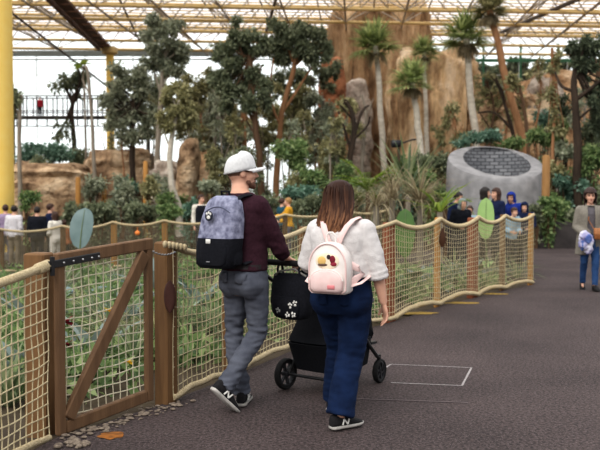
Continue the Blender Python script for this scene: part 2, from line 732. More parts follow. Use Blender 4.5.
# left fence (cut by the frame)
f1 = thing('rope_net_fence', 'cream rope net fence left of the gate, thick rope on top, cut by the frame', 'fence',
           (LEFT[1][0], LEFT[1][1], 0))
d1 = (V((gl.x, gl.y, 0)) - V((LEFT[0][0], LEFT[0][1], 0))).normalized()
hx, hy = gl.x - .135, gl.y + .10
square_post(f1, hx - .02, hy, -.1, 1.185, .15, WOOD_P, math.atan2(d1.y, d1.x))
lend = (gl.x - .055, gl.y - .06)
top, bot = net_panel(f1, (-1.99, 3.2), lend, 1.05, 1.115, .05, .02, .07, .0043, NET, .02, .014, 3)
twisted_rope(top, .026).build('top_rope', ROPE, f1, world=True)
mb = MB()
e = top[-1]
for k in range(7):
    q = top[-1].lerp(top[-3], k / 7)
    mb.ellipsoid(q, (.037, .022, .037), None, 10, 6)
mb.build('rope_whipping', ROPE, f1, world=True)
twisted_rope(bot, .02).build('bottom_rope', ROPE, f1, world=True)
square_post(f1, -2.10, 3.2, -.1, 1.20, .14, WOOD_P)

# gate
gate = thing('net_gate', 'brown wooden gate with a diagonal brace and a white cord net', 'gate', (gl.x, gl.y, 0))
A = V((gl.x - .02, gl.y + .0, 0)); B = V((gr.x - .03, gr.y - .045, 0))
dg_ = (B - A).normalized(); sg = V((dg_.y, -dg_.x, 0))
ZT, ZB = 1.20, .06
W_ = .085
def gp(t, z, o=0):
    z -= .065 * (1 - t)
    return A + (B - A) * t + V((0, 0, z)) + sg * o
def gbar(name, a, b, w, h, m=WOOD_G):
    mb = MB(); mb.bar(a, b, w, h, bev=.008)
    return mb.build(name, m, gate, world=True, smooth=False)
Lg = (B - A).length
e_ = .031 / Lg
# stiles: width seen along gate; bar's 'w' is sideways (through), so orient with up = gate direction
def gstile(name, t):
    mb = MB()
    mb.bar(gp(t, ZB), gp(t, ZT), .05, .062, up=dg_, bev=.008)
    return mb.build(name, WOOD_G, gate, world=True, smooth=False)
gstile('stile', e_); gstile('stile', 1 - e_)
gbar('top_rail', gp(0, ZT + .01), gp(1, ZT + .01), .055, .085)
gbar('bottom_rail', gp(2 * e_, ZB + .045), gp(1 - 2 * e_, ZB + .045), .05, .085)
mb = MB()
mb.bar(gp(2 * e_ + .02, ZB + .10, .012), gp(1 - 2 * e_ - .02, ZT - .05, .012), .045, .095, up=V((-dg_.x, -dg_.y, 1)), bev=.008)
mb.build('brace', WOOD_G, gate, world=True, smooth=False)
net_panel(gate, gp(e_, 0, -.02), gp(1 - e_, 0, -.02), ZT - .08, ZT - .01, 0, 0, .068, .0042, mat('white_cord', (206, 198, 172), (230, 222, 198), 30, .9), ZB + .05, .016, 11)
mb = MB()
hz = ZT - .012
mb.bar(gp(-.10, hz, .034), gp(.40, hz + .004, .034), .012, .05, bev=.004)
mb.tube([gp(-.06, hz - .07, .035), gp(-.06, hz + .05, .035)], .016, 8)
h = mb.build('hinge', BLACKM, gate, world=True, smooth=False)
for t in (.04, .13, .22, .31, .38):
    mb = MB(); mb.ellipsoid(gp(t, hz, .043), (.009, .009, .009), None, 8, 5)
    mb.build('bolt', STEEL, h, world=True)
# latch post with rope end
f2 = thing('rope_net_fence', 'long cream rope net fence with wooden posts curving away behind the couple', 'fence', (FENCE[0][0], FENCE[0][1], 0))
gx, gy = FENCE[0]
square_post(f2, gx + .01, gy + .06, -.1, 1.215, .13, WOOD_P, math.atan2(dg_.y, dg_.x))
mb = MB()
pts = [gp(.97, ZT - .045, .04)]
for k in range(1, 9):
    t = k / 8
    q = gp(.97, ZT - .045, .04).lerp(V((gx + .10, gy - .03, 1.14)), t)
    pts.append(q + V((0, 0, -.05 * 4 * t * (1 - t) * .5)))
for k in range(len(pts) - 1):
    mb.tube([pts[k], pts[k].lerp(pts[k + 1], .5) + V((0, 0, .008)), pts[k + 1]], .0055, 6)
mb.build('chain', STEEL, gate, world=True)
mb = MB()
c_ = V((gx + .055, gy - .03, .81))
rings = []
for k in range(9):
    t = -1 + 2 * k / 8
    w = .045 * math.sqrt(max(0.02, 1 - t * t))
    rings.append([c_ + V((math.cos(a) * w, math.sin(a) * .018, t * .12)) for a in [2 * math.pi * i / 12 for i in range(12)]])
mb.loft(rings)
mb.build('wooden_knob', mat('dark_red_wood', (64, 38, 32), (84, 52, 44), 8, .6), f2, world=True)

POSTZ = [1.21, 1.22, 1.24, 1.26, 1.26, 1.26, 1.26, 1.26]
mats = [WOOD_P, WOOD_P, WOOD_P, WOOD_R, WOOD_Y, WOOD_R, WOOD_P, WOOD_Y]
for i in range(len(FENCE) - 1):
    a, b = FENCE[i], FENCE[i + 1]
    if i == 0:
        a = (a[0] + .07, a[1] + .03)
    sag = [.09, .07, .08, .10, .12, .10, .09][i]
    sb = [.03, .03, .04, .07, .07, .06, .05][i]
    fine = i < 3
    top, bot = net_panel(f2, a, b, POSTZ[i] - .02, POSTZ[i + 1] - .02, sag, sb, .075, .0040 if fine else .0046,
                         NET, .04, .012 if fine else .01, i * 3.1)
    twisted_rope(top, .024 if fine else .03).build('top_rope', ROPE, f2, world=True)
    twisted_rope(bot, .024 if fine else .03).build('bottom_rope', ROPE, f2, world=True)
for i, (x, y) in enumerate(FENCE):
    if i == 0:
        continue
    off = .11 if i in (3, 5) else .07
    if i in (3, 5):
        square_post(f2, x - off * .6, y + off, -.1, POSTZ[i] - .03, .13, mats[i], .7)
    else:
        round_post(f2, x - off * .5, y + off, -.1, POSTZ[i], .045, mats[i])
mb = MB()
for k in range(6):
    q = V((gx + .02 + .026 * k, gy - .01 + .02 * k, 1.198 - .006 * k))
    mb.ellipsoid(q, (.02, .028, .029), None, 9, 6)
mb.build('rope_whipping', ROPE, f2, world=True)
# brown pointed wooden tag on the second far post
x, y = FENCE[4]
mb = MB()
rings = []
for k in range(8):
    t = k / 7
    w = .07 * math.sin(math.pi * min(1, .04 + t * .8)) * (1 - .75 * t) + .006
    rings.append([V((x + .02 + math.cos(a) * w, y - .05 + math.sin(a) * w * .45, .84 + .27 * t)) for a in [2 * math.pi * i / 10 for i in range(10)]])
mb.loft(rings)
mb.build('wooden_tag', mat('dark_brown_wood', (62, 38, 24), (84, 54, 34), 8, .6), f2, world=True)

# far fence across the planting
FAR = [(-60, 231, 22.5), (0, 229, 21.8), (62, 226, 21.2), (113, 222, 20.6), (164, 220.5, 20.2), (225, 219, 20), (285, 214.5, 20), (345, 210.5, 20), (392, 208.5, 20)]
pts = [at(*q) for q in FAR]
f3 = thing('rope_net_fence', 'distant tan rope net fence with square wooden posts beyond the planting', 'fence', (pts[4].x, pts[4].y, pts[4].z - 1.15))
for i, p in enumerate(pts):
    square_post(f3, p.x, p.y + .09, p.z - 1.35, p.z + .02, .13 if i in (3, 4) else .11, WOOD_Y if i in (3, 4) else WOOD_P)
    if i < len(pts) - 1:
        q = pts[i + 1]
        zb = min(p.z, q.z) - 1.10
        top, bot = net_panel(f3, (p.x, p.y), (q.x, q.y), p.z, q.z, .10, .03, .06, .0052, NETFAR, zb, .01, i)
        twisted_rope(top, .03).build('top_rope', ROPE, f3, world=True)
        twisted_rope(bot, .03).build('bottom_rope', ROPE, f3, world=True)
b = at(137.5, 233, 20.25)
mb = MB()
mb.ellipsoid((0, 0, 0), (.065, .05, .06), None, 14, 9)
mb.tube([(0, 0, .05), (0, .01, .14)], .008, 6)
o = mb.build('float', mat('orange_plastic', (226, 130, 60), (236, 146, 76), 10, .5))
o.location = b
tag(o, 'small orange ball hung on the distant rope net', 'ball')

# ------------------------------------------------------------------ building: columns, roof, glass wall
ZR = 11.7
def column(px, Y, d, z0, z1, label, cap=False):
    p = at(px, 197, Y)
    t = thing('column', label, 'column', (p.x, p.y, z0))
    mb = MB()
    mb.tube([(0, 0, 0), (0, 0, z1 - z0)], d / 2, 28)
    mb.build('shaft', YELLOW, t)
    mb = MB()
    mb.lathe((0, 0, 0), (0, 0, 1), [(0, d * .62), (.25, d * .62), (.3, d * .5)], 28)
    mb.build('base', mat('concrete', (140, 134, 124), (160, 154, 144), 8, .9), t)
    if cap:
        mb = MB()
        mb.lathe((0, 0, z1 - z0 - .5), (0, 0, 1), [(0, d * .5), (.12, d * 1.0), (.5, d * 1.0)], 20)
        mb.build('capital', YBAR, t)
column(-1.5, 26, .95, soil(-9.4, 26) - .1, ZR, 'thick yellow column at the left edge of the view')
column(111, 56.5, .52, .8, ZR - .1, 'slim yellow column beyond the trees, flared at the top', True)

def build_roof():
    roof = MB()
    x0, x1, y0, y1 = -42, 46, 30, 61
    S = 3.35
    th = R(-3.9)
    c, s = math.cos(th), math.sin(th)
    def T(i, j, z):
        # grid turned slightly about the far edge
        X, Y = i * S, 58.6 - j * S
        return V((X * c - (Y - 58.6) * s, 58.6 + X * -s + (Y - 58.6) * c, z))
    th_ = th
    H = 1.25
    n, mrows = 12, 8
    hy = MB(); dg = MB()
    for j in range(mrows + 1):
        hy.tube([T(-n, j, ZR), T(n, j, ZR)], .09, 6)
        hy.tube([T(-n + .5, j + .5, ZR + H), T(n + .5, j + .5, ZR + H)], .09, 6)
    for i in range(-n, n + 1):
        hy_ = dg
        hy_.tube([T(i, -.5, ZR), T(i, mrows, ZR)], .055, 6)
        hy_.tube([T(i + .5, -.5, ZR + H), T(i + .5, mrows, ZR + H)], .05, 6)
        for j in range(mrows + 1):
            for di in (-.5, .5):
                for dj in (-.5, .5):
                    dg.tube([T(i, j, ZR), T(i + di, j + dj, ZR + H)], .035, 5)
    # glazing bars close under the panels
    for j in range(mrows * 4 + 1):
        hy.tube([T(-n, j * .25 + .12, ZR + H + .1), T(n, j * .25 + .12, ZR + H + .1)], .04, 5)
    for i in range(-2 * n, 2 * n):
        dg.tube([T(i * .5 + .25, -.5, ZR + H + .12), T(i * .5 + .25, mrows, ZR + H + .12)], .03, 5)
    pan = MB()
    pan.add([T(-n - 1, -1, ZR + H + .2), T(n + 1, -1, ZR + H + .2), T(n + 1, mrows + 1, ZR + H + .2), T(-n - 1, mrows + 1, ZR + H + .2)], [(0, 1, 2, 3)])
    ceil = pan.build('ceiling', glass_mat('roof_glazing', (246, 242, 242), .03, .2, (236, 226, 220)))
    tag(ceil, kind='structure')
    hy.build('yellow_bars', YBAR, ceil)
    dg.build('grey_bars', GREYBAR, ceil)
    mb = MB()
    mb.bar(at(-40, 53.5, 60), at(338, 53.5, 60), .3, .36)
    mb.bar(at(-40, 59.5, 60), at(338, 59.5, 60), .1, .08)
    mb.build('edge_beam', BEAM, ceil, smooth=False)
    mb = MB()
    a, b = at(103, 48, 57), at(50, -6, 41.5)
    d = (b - a).normalized(); sd = V((d.y, -d.x, 0)).normalized()
    for k in range(9):
        p = a.lerp(b, k / 9); q = a.lerp(b, (k + .82) / 9)
        mb.bar(p + V((.35, 0, 0)), q + V((.35, 0, 0)), .5, .18)
    mb.bar(a + V((-.25, 0, -.1)), b + V((-.25, 0, -.1)), .16, .22)
    mb.bar(a + V((.05, 0, -.05)), b + V((.05, 0, -.05)), .12, .2)
    mb.build('catwalk', BROWNB, ceil, smooth=False)
    mb = MB()
    mb.tube([at(5, 8, 43), at(112, 90, 56.3)], .06, 6)
    mb.tube([at(500, 33, 55), at(590, -6, 43)], .12, 6)
    mb.tube([at(118, -4, 44), at(140, 42, 55)], .06, 6)
    mb.tube([at(262, 45, 56), at(277, -4, 44)], .09, 6)
    mb.build('brace', mat('dark_brace', (84, 76, 70), (104, 96, 88), 2, .6), ceil)
build_roof()

def build_glass_wall():
    Y = 60.6
    fr = MB()
    for px in range(-60, 700, 48):
        p = at(px + 2, 197, Y)
        fr.box((p.x, Y, 6), (.05, .08, 12), None)
    for y in (75, 118):
        a, b = at(-80, y, Y), at(700, y, Y)
        fr.box(((a.x + b.x) / 2, Y, a.z), (b.x - a.x, .06, .04))
    w = fr.build('window_1', mat('pale_frame', (222, 226, 222), (232, 236, 232), 2, .5), smooth=False)
    tag(w, kind='structure')
    a, b = at(440, 60.5, Y - .1), at(640, 60.5, Y - .1)
    mb = MB()
    mb.box(((a.x + b.x) / 2, Y - .12, a.z), (b.x - a.x, .12, .22))
    for px in (482, 519, 556, 593):
        p = at(px, 197, Y)
        mb.box((p.x, Y - .12, a.z - 1.0), (.14, .1, 4.4))
    mb.build('green_frame', GREENB, w, smooth=False)
    mb = MB()
    a, b = at(-80, 60, Y), at(700, 60, Y)
    mb.add([(a.x, Y + .08, -1), (b.x, Y + .08, -1), (b.x, Y + .08, 12.9), (a.x, Y + .08, 12.9)], [(0, 1, 2, 3)])
    mb.build('pane', glass_mat('clear_glass', (246, 250, 248), .05), w, smooth=False)
build_glass_wall()

# footbridge far away on the left
def footbridge():
    Y = 50
    a, b = at(4, 116, Y), at(150, 116, Y)
    t = thing('footbridge', 'dark metal footbridge with open railings high on the far left', 'footbridge', ((a.x + b.x) / 2, Y, a.z - .6))
    DK = mat('dark_railing', (70, 66, 62), (88, 84, 80), 4, .6)
    mb = MB(); mb.bar(V((a.x, Y, a.z - .1)), V((b.x, Y, a.z - .1)), 1.2, .1)
    mb.build('deck', DK, t, world=True, smooth=False)
    for yy in (Y - .6, Y + .6):
        zt = at(0, 97, Y).z
        mb = MB()
        mb.tube([(a.x, yy, zt), (b.x, yy, zt)], .035, 6)
        mb.tube([(a.x, yy, a.z + .25), (b.x, yy, a.z + .25)], .03, 6)
        zl = at(0, 127, Y).z
        if yy < Y:
            mb.tube([(a.x, yy, zl), (b.x, yy, zl)], .03, 6)
        mb.build('rail', DK, t, world=True)
        for px in range(10, 150, 10):
            p = at(px, 97, Y)
            mb = MB(); mb.bar((p.x, yy, zl if yy < Y else a.z - .1), (p.x, yy, zt), .06, .06)
            mb.build('railing_post', DK, t, world=True, smooth=False)
    for px in (13, 148):
        p = at(px, 116, Y)
        mb = MB(); mb.tube([(p.x, Y, soil(p.x, Y) - .2), (p.x, Y, a.z - .1)], .12, 8)
        mb.build('pier', DK, t, world=True)
footbridge()

# ------------------------------------------------------------------ rocks
def rock_mat(name, c1, c2, c3, vert=False, scale=.35):
    m, nt, b = _new(name)
    tc = nt.nodes.new('ShaderNodeTexCoord')
    mp = nt.nodes.new('ShaderNodeMapping')
    mp.inputs['Scale'].default_value = (1, 1, .25) if vert else (.8, .8, .9)
    nt.links.new(tc.outputs['Object'], mp.inputs[0])
    n = nt.nodes.new('ShaderNodeTexNoise'); n.inputs['Scale'].default_value = scale * 2; n.inputs['Detail'].default_value = 10; n.inputs['Roughness'].default_value = .72
    nt.links.new(mp.outputs[0], n.inputs[0])
    r = nt.nodes.new('ShaderNodeValToRGB')
    r.color_ramp.elements[0].position = .38; r.color_ramp.elements[1].position = .64
    r.color_ramp.elements[0].color = lin(c1); r.color_ramp.elements[1].color = lin(c3)
    e = r.color_ramp.elements.new(.5); e.color = lin(c2)
    nt.links.new(n.outputs[0], r.inputs[0])
    n3 = nt.nodes.new('ShaderNodeTexNoise'); n3.inputs['Scale'].default_value = 1.5; n3.inputs['Detail'].default_value = 8; n3.inputs['Roughness'].default_value = .7
    nt.links.new(mp.outputs[0], n3.inputs[0])
    r3 = nt.nodes.new('ShaderNodeValToRGB'); r3.color_ramp.elements[0].position = .36; r3.color_ramp.elements[1].position = .6
    r3.color_ramp.elements[0].color = (.58, .54, .52, 1); r3.color_ramp.elements[1].color = (1.12, 1.12, 1.12, 1)
    nt.links.new(n3.outputs[0], r3.inputs[0])
    mu = nt.nodes.new('ShaderNodeMix'); mu.data_type = 'RGBA'; mu.blend_type = 'MULTIPLY'; mu.inputs[0].default_value = 1
    nt.links.new(r.outputs[0], mu.inputs[6]); nt.links.new(r3.outputs[0], mu.inputs[7])
    nt.links.new(mu.outputs[2], b.inputs['Base Color'])
    b.inputs['Roughness'].default_value = .95; b.inputs['Specular IOR Level'].default_value = .15
    n2 = nt.nodes.new('ShaderNodeTexNoise'); n2.inputs['Scale'].default_value = 2.2; n2.inputs['Detail'].default_value = 8
    nt.links.new(mp.outputs[0], n2.inputs[0])
    bp = nt.nodes.new('ShaderNodeBump'); bp.inputs['Strength'].default_value = 1; bp.inputs['Distance'].default_value = .5
    nt.links.new(n2.outputs[0], bp.inputs['Height']); nt.links.new(bp.outputs[0], b.inputs['Normal'])
    return m
RK_TAN = rock_mat('tan_rock', (122, 98, 76), (188, 160, 128), (222, 200, 170))
RK_BRN = rock_mat('brown_rock', (128, 102, 76), (190, 160, 124), (226, 202, 166), True)
RK_ORG = rock_mat('orange_rock', (140, 106, 78), (208, 172, 132), (236, 212, 180))
RK_OCH = rock_mat('ochre_rock', (150, 120, 90), (216, 186, 144), (244, 224, 194), True)
RK_RED = rock_mat('red_rock', (140, 92, 66), (180, 124, 90), (204, 152, 116))
RK_PAL = rock_mat('pale_rock', (150, 136, 122), (196, 184, 170), (222, 214, 202))

def rock(x0, x1, yt, yb, Y, depth, m, label, amp=.13, strata=0.0, groove=0.0, seed=0, p=.5, n=34, lean=0.0):
    a, b = at(x0, yb, Y), at(x1, yt, Y)
    zb = min(soil((a.x + b.x) / 2, Y) - .4, a.z)
    cx, cz = (a.x + b.x) / 2, (b.z + zb) / 2
    rx, rz = (b.x - a.x) / 2, (b.z - zb) / 2
    mb = MB()
    mb.ellipsoid((0, 0, 0), (rx, depth, rz), None, n * 2, n, p)
    s = min(rx, rz, depth * 1.5)
    out = []
    for q in mb.v:
        v = V(q)
        w = V((v.x + seed * 3.7, v.y, v.z))
        k = amp * 1.5 * s * (noise.fractal(w * (1.3 / s), .9, 2.2, 6)) - .10 * s * max(0, .25 - abs(noise.noise(w * (1.6 / s) + V((5, 3, 1)))))
        if strata:
            k += strata * (abs(((v.z / rz * 3.1 + .5 * noise.noise(w * .35)) % 1) - .5) * 2 - .5)
        if groove:
            k += groove * (noise.noise(V((w.x * 1.5, w.y * 1.5, w.z * .12))) + .5 * noise.noise(V((w.x * 3.5, w.y * 3.5, w.z * .2))))
        h = V((v.x, v.y, v.z * .35))
        h.normalize()
        v = v + h * k
        v.x += lean * (v.z / rz)
        out.append((v.x, v.y, v.z))
    mb.v = out
    o = mb.build('rock', m)
    o.location = (cx, Y + depth * .55, cz)
    tag(o, label, 'rock')
    return o
rock(8, 84, 164, 215, 34, 1.6, RK_TAN, 'low tan rock ledge with layered overhang right of the thick yellow column', .12, .28, 0, 1, .4)
rock(14, 45, 160, 185, 36.5, 1.0, RK_TAN, 'small tan rock block on the far left ledge beside the thick yellow column', .14, .12, 0, 9, .5)
rock(82, 152, 150, 212, 39, 2.2, RK_TAN, 'broad tan rock in front of the slim yellow column', .16, .15, 0, 2, .5)
rock(176, 196, 138, 212, 33.5, .9, RK_TAN, 'upright tan rock slab left of the man in the white cap', .16, 0, .05, 3, .55, 26, .15)
rock(150, 180, 160, 212, 34.5, 1.0, RK_PAL, 'greyish rock boulder behind the pale leaning trunk', .2, .1, 0, 4, .6, 26)
rock(192, 214, 150, 214, 36, 1.0, RK_ORG, 'ochre rock slab directly left of the white cap', .15, .1, 0, 5, .55, 26)
rock(330, 434, -14, 180, 52, 3.0, RK_BRN, 'tallest brown grooved cliff rising to the roof in the middle', .10, 0, .5, 6, .45, 48)
rock(319, 346, 56, 116, 44, 1.2, RK_RED, 'reddish square rock left of the tallest cliff', .10, .1, .08, 7, .42, 26)
rock(338, 372, 82, 165, 46, 1.5, RK_PAL, 'pale grey rock bulge at the foot of the tallest cliff', .2, 0, .1, 8, .6, 28)
rock(392, 486, 48, 186, 47, 3.0, RK_OCH, 'wide ochre cliff behind the fan palms', .14, 0, .6, 10, .45, 44)
rock(470, 524, 92, 175, 44.5, 2.0, RK_TAN, 'brown rock wall behind the leaning palm trunk', .15, .2, .1, 11, .5, 30)
rock(518, 640, 74, 168, 43, 3.0, RK_ORG, 'orange flat-topped rock wall on the right with ledges', .10, .4, .1, 12, .38, 44)
rock(528, 566, 71, 86, 42.2, 1.2, RK_PAL, 'pale grey rock cap on top of the orange rock wall', .15, .05, 0, 13, .6, 26)

# dark bank along the far edge of the path
def bank():
    mb = MB()
    xs = np.arange(4.9, 30, .4)
    secs = []
    for x in xs:
        y0 = 25.0 + (min(x, 6.2) - 6.2) * .35 + max(0, x - 6.2) * .06
        h = .78 * (1 - .5 * smoothstep(11, 22, x)) + .08 * noise.noise(V((x * .8, 0, 0)))
        r = []
        for k, (dy, z) in enumerate([(0, -.1), (.05, .35), (.25, .8), (.8, 1.0), (2.5, 1.1), (4, .9)]):
            r.append(V((x, y0 + dy + .08 * noise.noise(V((x * 1.5, z * 3, 1))), z * h)))
        secs.append(r)
    mb.loft(secs, closed=False)
    o = mb.build('soil_bank', mat('dark_earth', (44, 40, 40), (70, 64, 62), 2, .95, .9, 8))
    tag(o, kind='structure')
bank()
p = ground(556, 246.5)
mb = MB()
mb.ellipsoid((0, 0, .0), (.42, .25, .13), None, 22, 12)
mb.ellipsoid((-.3, -.05, -.02), (.25, .2, .11), None, 18, 10)
mb = fuse(mb, .03, 3, lambda v: .035 * noise.noise(v * 6))
o = mb.build('boulder', mat('grey_stone', (128, 122, 122), (158, 152, 150), 9, .9, .5))
o.location = (p.x, p.y, .09)
tag(o, 'flat grey boulder lying at the foot of the dark bank', 'boulder')

# ------------------------------------------------------------------ stone basin with a slanted mouth
def basin():
    Y = 27.2
    c = at(495, 197, Y)
    cx = c.x
    t = thing('stone_basin', 'big round grey stone basin with a slanted open mouth lined with blocks', 'basin', (cx, Y, 0))
    n = 56
    k = Y / FOC
    rx = 48 * k
    ry = 1.55
    def rim(a, sx, sy, ox=0, oz=0):
        x = math.cos(a) * sx + ox
        y = math.sin(a) * sy
        # the mouth leans towards the front: low in front, high behind
        z = 2.66 + .62 * (y / ry) - .03 * x + oz
        return V((x, y, z))
    def shift(p, k=.11):
        return V((p.x, p.y + k * ry, p.z + .62 * k))
    A = [2 * math.pi * i / n for i in range(n)]
    out = [rim(a, rx, ry) for a in A]
    rings = []
    for f, s in ((0, 1.03), (.5, 1.02), (.85, 1.0), (.96, .99)):
        rings.append([V((p.x * s, p.y * s, p.z * f)) for p in out])
    rings.append([rim(a, rx * .965, ry * .965, 0, .03) for a in A])
    for e in (.5, ):
        rings.append([rim(a, rx * (.965 * (1 - e) + .68 * e), ry * (.965 * (1 - e) + .80 * e), .10 * e, .045) for a in A])
    rings.append([shift(rim(a, rx * .68, ry * .84, .08, .0)) for a in A])
    mb = MB()
    mb.loft(rings, True, False)
    GREY = mat('grey_cast_stone', (122, 121, 122), (164, 162, 162), 3.0, .9, .5, 18, detail=9)
    mb.build('shell', GREY, t)
    inner = []
    for f in (1, .75, .5, .25, .1):
        inner.append([V((q.x, q.y, q.z * f + (1 - f) * .6)) for q in [shift(rim(a, rx * .68, ry * .84, .08)) for a in A]])
    mb = MB()
    mb.loft(inner, False, True)
    m, nt, b = _new('stone_blocks')
    tc = nt.nodes.new('ShaderNodeTexCoord')
    sx = nt.nodes.new('ShaderNodeSeparateXYZ'); nt.links.new(tc.outputs['Object'], sx.inputs[0])
    at2 = nt.nodes.new('ShaderNodeMath'); at2.operation = 'ARCTAN2'
    nt.links.new(sx.outputs[0], at2.inputs[0]); nt.links.new(sx.outputs[1], at2.inputs[1])
    cb = nt.nodes.new('ShaderNodeCombineXYZ'); nt.links.new(at2.outputs[0], cb.inputs[0]); nt.links.new(sx.outputs[2], cb.inputs[1])
    br = nt.nodes.new('ShaderNodeTexBrick')
    br.inputs['Scale'].default_value = 1.0
    br.inputs['Brick Width'].default_value = .21; br.inputs['Row Height'].default_value = .12; br.inputs['Mortar Size'].default_value = .014
    br.inputs['Color1'].default_value = lin((122, 124, 128)); br.inputs['Color2'].default_value = lin((152, 153, 156)); br.inputs['Mortar'].default_value = lin((72, 72, 76))
    nt.links.new(cb.outputs[0], br.inputs[0]); nt.links.new(br.outputs[0], b.inputs['Base Color'])
    b.inputs['Roughness'].default_value = .9
    mb.build('block_lining', m, t)
basin()

# ------------------------------------------------------------------ free wooden posts and the speaker
def pole(px, yt, Y, w, label, m=WOOD_Y):
    p = onsoil(px, Y)
    zt = at(px, yt, Y).z
    mb = MB()
    r = w / 2
    mb.tube([(0, 0, -.3), (0, 0, (zt - p.z) * .5), (.01, 0, zt - p.z - .06), (.012, 0, zt - p.z)], [r, r * .97, r * .93, r * .7], 14)
    o = mb.build('wooden_post', m)
    o.location = p
    tag(o, label, 'post', 'free-standing wooden posts')
pole(78, 177, 29, .18, 'short round wooden post at the right end of the tan ledge')
pole(104, 177, 30, .18, 'round wooden post in front of the broad tan rock')
pole(145.5, 161, 28.5, .17, 'tall round wooden post left of the pale leaning trunk')
pole(545.5, 155, 25.55, .26, 'tall round wooden post at the right side of the stone basin', wood('tan_post_wood', (140, 104, 62), (172, 132, 84)))
def speaker():
    p = onsoil(398.5, 30)
    zt = at(398, 148, 30).z - p.z
    t = thing('loudspeaker', 'small black loudspeaker box on a thin pole among the plants', 'loudspeaker', p)
    mb = MB(); mb.tube([(0, 0, -.2), (0, 0, zt)], .05, 8); mb.build('pole', mat('rusty_pole', (74, 60, 46), (94, 78, 60), 6, .8), t)
    mb = MB(); mb.box((-.1, -.02, zt + .15), (.34, .24, .26), None, .03); mb.build('speaker_box', BLACKM, t)
    mb = MB(); mb.tube([(.05, 0, zt + .15), (.5, -.02, zt + .3), (.62, -.02, zt + .3)], .03, 6); mb.build('bracket', BLACKM, t)
speaker()
# ------------------------------------------------------------------ plants
BK_GREY = mat('grey_bark', (120, 110, 96), (166, 156, 142), 4, .9, .5, 14, stretch=(2, 2, .5))
BK_BRN = mat('brown_bark', (72, 54, 40), (112, 86, 64), 4, .9, .6, 14, stretch=(2, 2, .5))
BK_DARK = mat('dark_bark', (46, 38, 32), (76, 62, 50), 4, .9, .5, 14, stretch=(2, 2, .5))
BK_PALE = mat('pale_bark', (176, 166, 150), (214, 206, 192), 4, .85, .4, 10, stretch=(1, 1, 2))
BK_WARM = mat('warm_bark', (134, 96, 66), (172, 130, 94), 4, .9, .5, 14, stretch=(2, 2, .5))
LF_DARK = leaf_mat('dark_leaf', (95, 104, 82), (132, 141, 111), (177, 182, 150))
LF_GREY = leaf_mat('grey_green_leaf', (123, 129, 109), (166, 173, 148), (214, 216, 191))
LF_OLIVE = leaf_mat('olive_leaf', (118, 118, 84), (164, 161, 118), (216, 209, 164))
LF_MID = leaf_mat('mid_leaf', (84, 109, 68), (127, 152, 98), (182, 196, 139))
LF_BLUE = leaf_mat('blue_green_leaf', (79, 109, 93), (116, 150, 129), (173, 200, 180))
LF_LIME = leaf_mat('lime_leaf', (98, 122, 42), (132, 156, 58), (168, 184, 88), .45)
LF_PALM = leaf_mat('palm_leaf', (123, 141, 91), (173, 186, 125), (223, 230, 168), .45)
LF_DRY = leaf_mat('dry_leaf', (120, 108, 84), (160, 146, 116), (192, 180, 150))
LF_SILV = leaf_mat('silver_leaf', (104, 118, 112), (132, 146, 140), (160, 172, 166), .25)
LF_STRAP = leaf_mat('strap_leaf', (79, 95, 66), (118, 132, 93), (168, 175, 134))
LF_DEEP = leaf_mat('deep_leaf', (68, 79, 63), (98, 109, 86), (141, 150, 120))

def pts_px(seq, Y):
    return [at(a, b, Y) for a, b in seq]

def trunk_tube(mb, P, r0, r1, n=9, wob=.02):
    out, rad = [], []
    m = len(P)
    for i in range(m - 1):
        for k in range(4):
            t = (i + k / 4) / (m - 1)
            # smooth through points
            p0 = P[max(0, i - 1)]; p1 = P[i]; p2 = P[i + 1]; p3 = P[min(m - 1, i + 2)]
            u = k / 4
            q = .5 * ((2 * p1) + (p2 - p0) * u + (2 * p0 - 5 * p1 + 4 * p2 - p3) * u * u + (3 * p1 - p0 - 3 * p2 + p3) * u ** 3)
            r = r0 + (r1 - r0) * t
            q = q + V((noise.noise(q * 1.3), noise.noise(q * 1.3 + V((9, 0, 0))), 0)) * r * .5
            out.append(q); rad.append(r * (1 + .12 * noise.noise(q * 2.1)))
    out.append(P[-1]); rad.append(r1)
    mb.tube(out, rad, n)

def tree(name, Y, trunk, r0, r1, crown, n, L, W, lm, bm, label, branches=(), seed=0, group=None, droop=.25, dep=.8, cat='tree'):
    T = pts_px(trunk, Y)
    g = soil(T[0].x, Y)
    base = V((T[0].x, Y, g))
    if T[0].z > g + .05:
        T = [V((T[0].x + (T[0].x - T[1].x) * .15, Y, g - .2))] + T
    else:
        T[0].z = g - .2
    t = thing(name, label, cat, base, 0, group)
    mb = MB()
    trunk_tube(mb, T, r0, r1)
    mb.build('trunk', bm, t, world=True)
    for k, (seq, a, b) in enumerate(branches):
        mb = MB()
        P = pts_px(seq, Y)
        for i, q in enumerate(P):
            P[i] = q + V((0, (-1) ** k * .25 * i, 0))
        trunk_tube(mb, P, a, b, 7)
        mb.build('branch', bm, t, world=True)
    if crown:
        k = Y / FOC
        cl = []
        rnd = random.Random(seed)
        for (px, py, rx, ry) in crown:
            c = at(px, py, Y)
            # break each mass into uneven clumps
            for j in range(10):
                q = c + V((rnd.uniform(-.85, .85) * rx * k, rnd.uniform(-.6, .6) * rx * k, rnd.uniform(-.85, .85) * ry * k))
                s = rnd.uniform(.28, .5)
                cl.append((q, (rx * k * s, rx * k * dep * s, ry * k * s), rx * ry * s * s))
        leaves('foliage', cl, int(n * 2.2), L * .95, W, lm, t, droop, .9, 1.7, seed)
        # twigs joining the clumps
        mb = MB()
        for q, rr, _ in cl[::2]:
            s = T[-1].lerp(T[max(0, len(T) - 2)], rnd.uniform(0, .7))
            mid = s.lerp(q, .5) + V((0, 0, -.06 * (q - s).length))
            mb.tube([s, mid, q], [r1 * .6, r1 * .4, r1 * .2], 5)
        mb.build('twigs', bm, t, world=True)
    return t

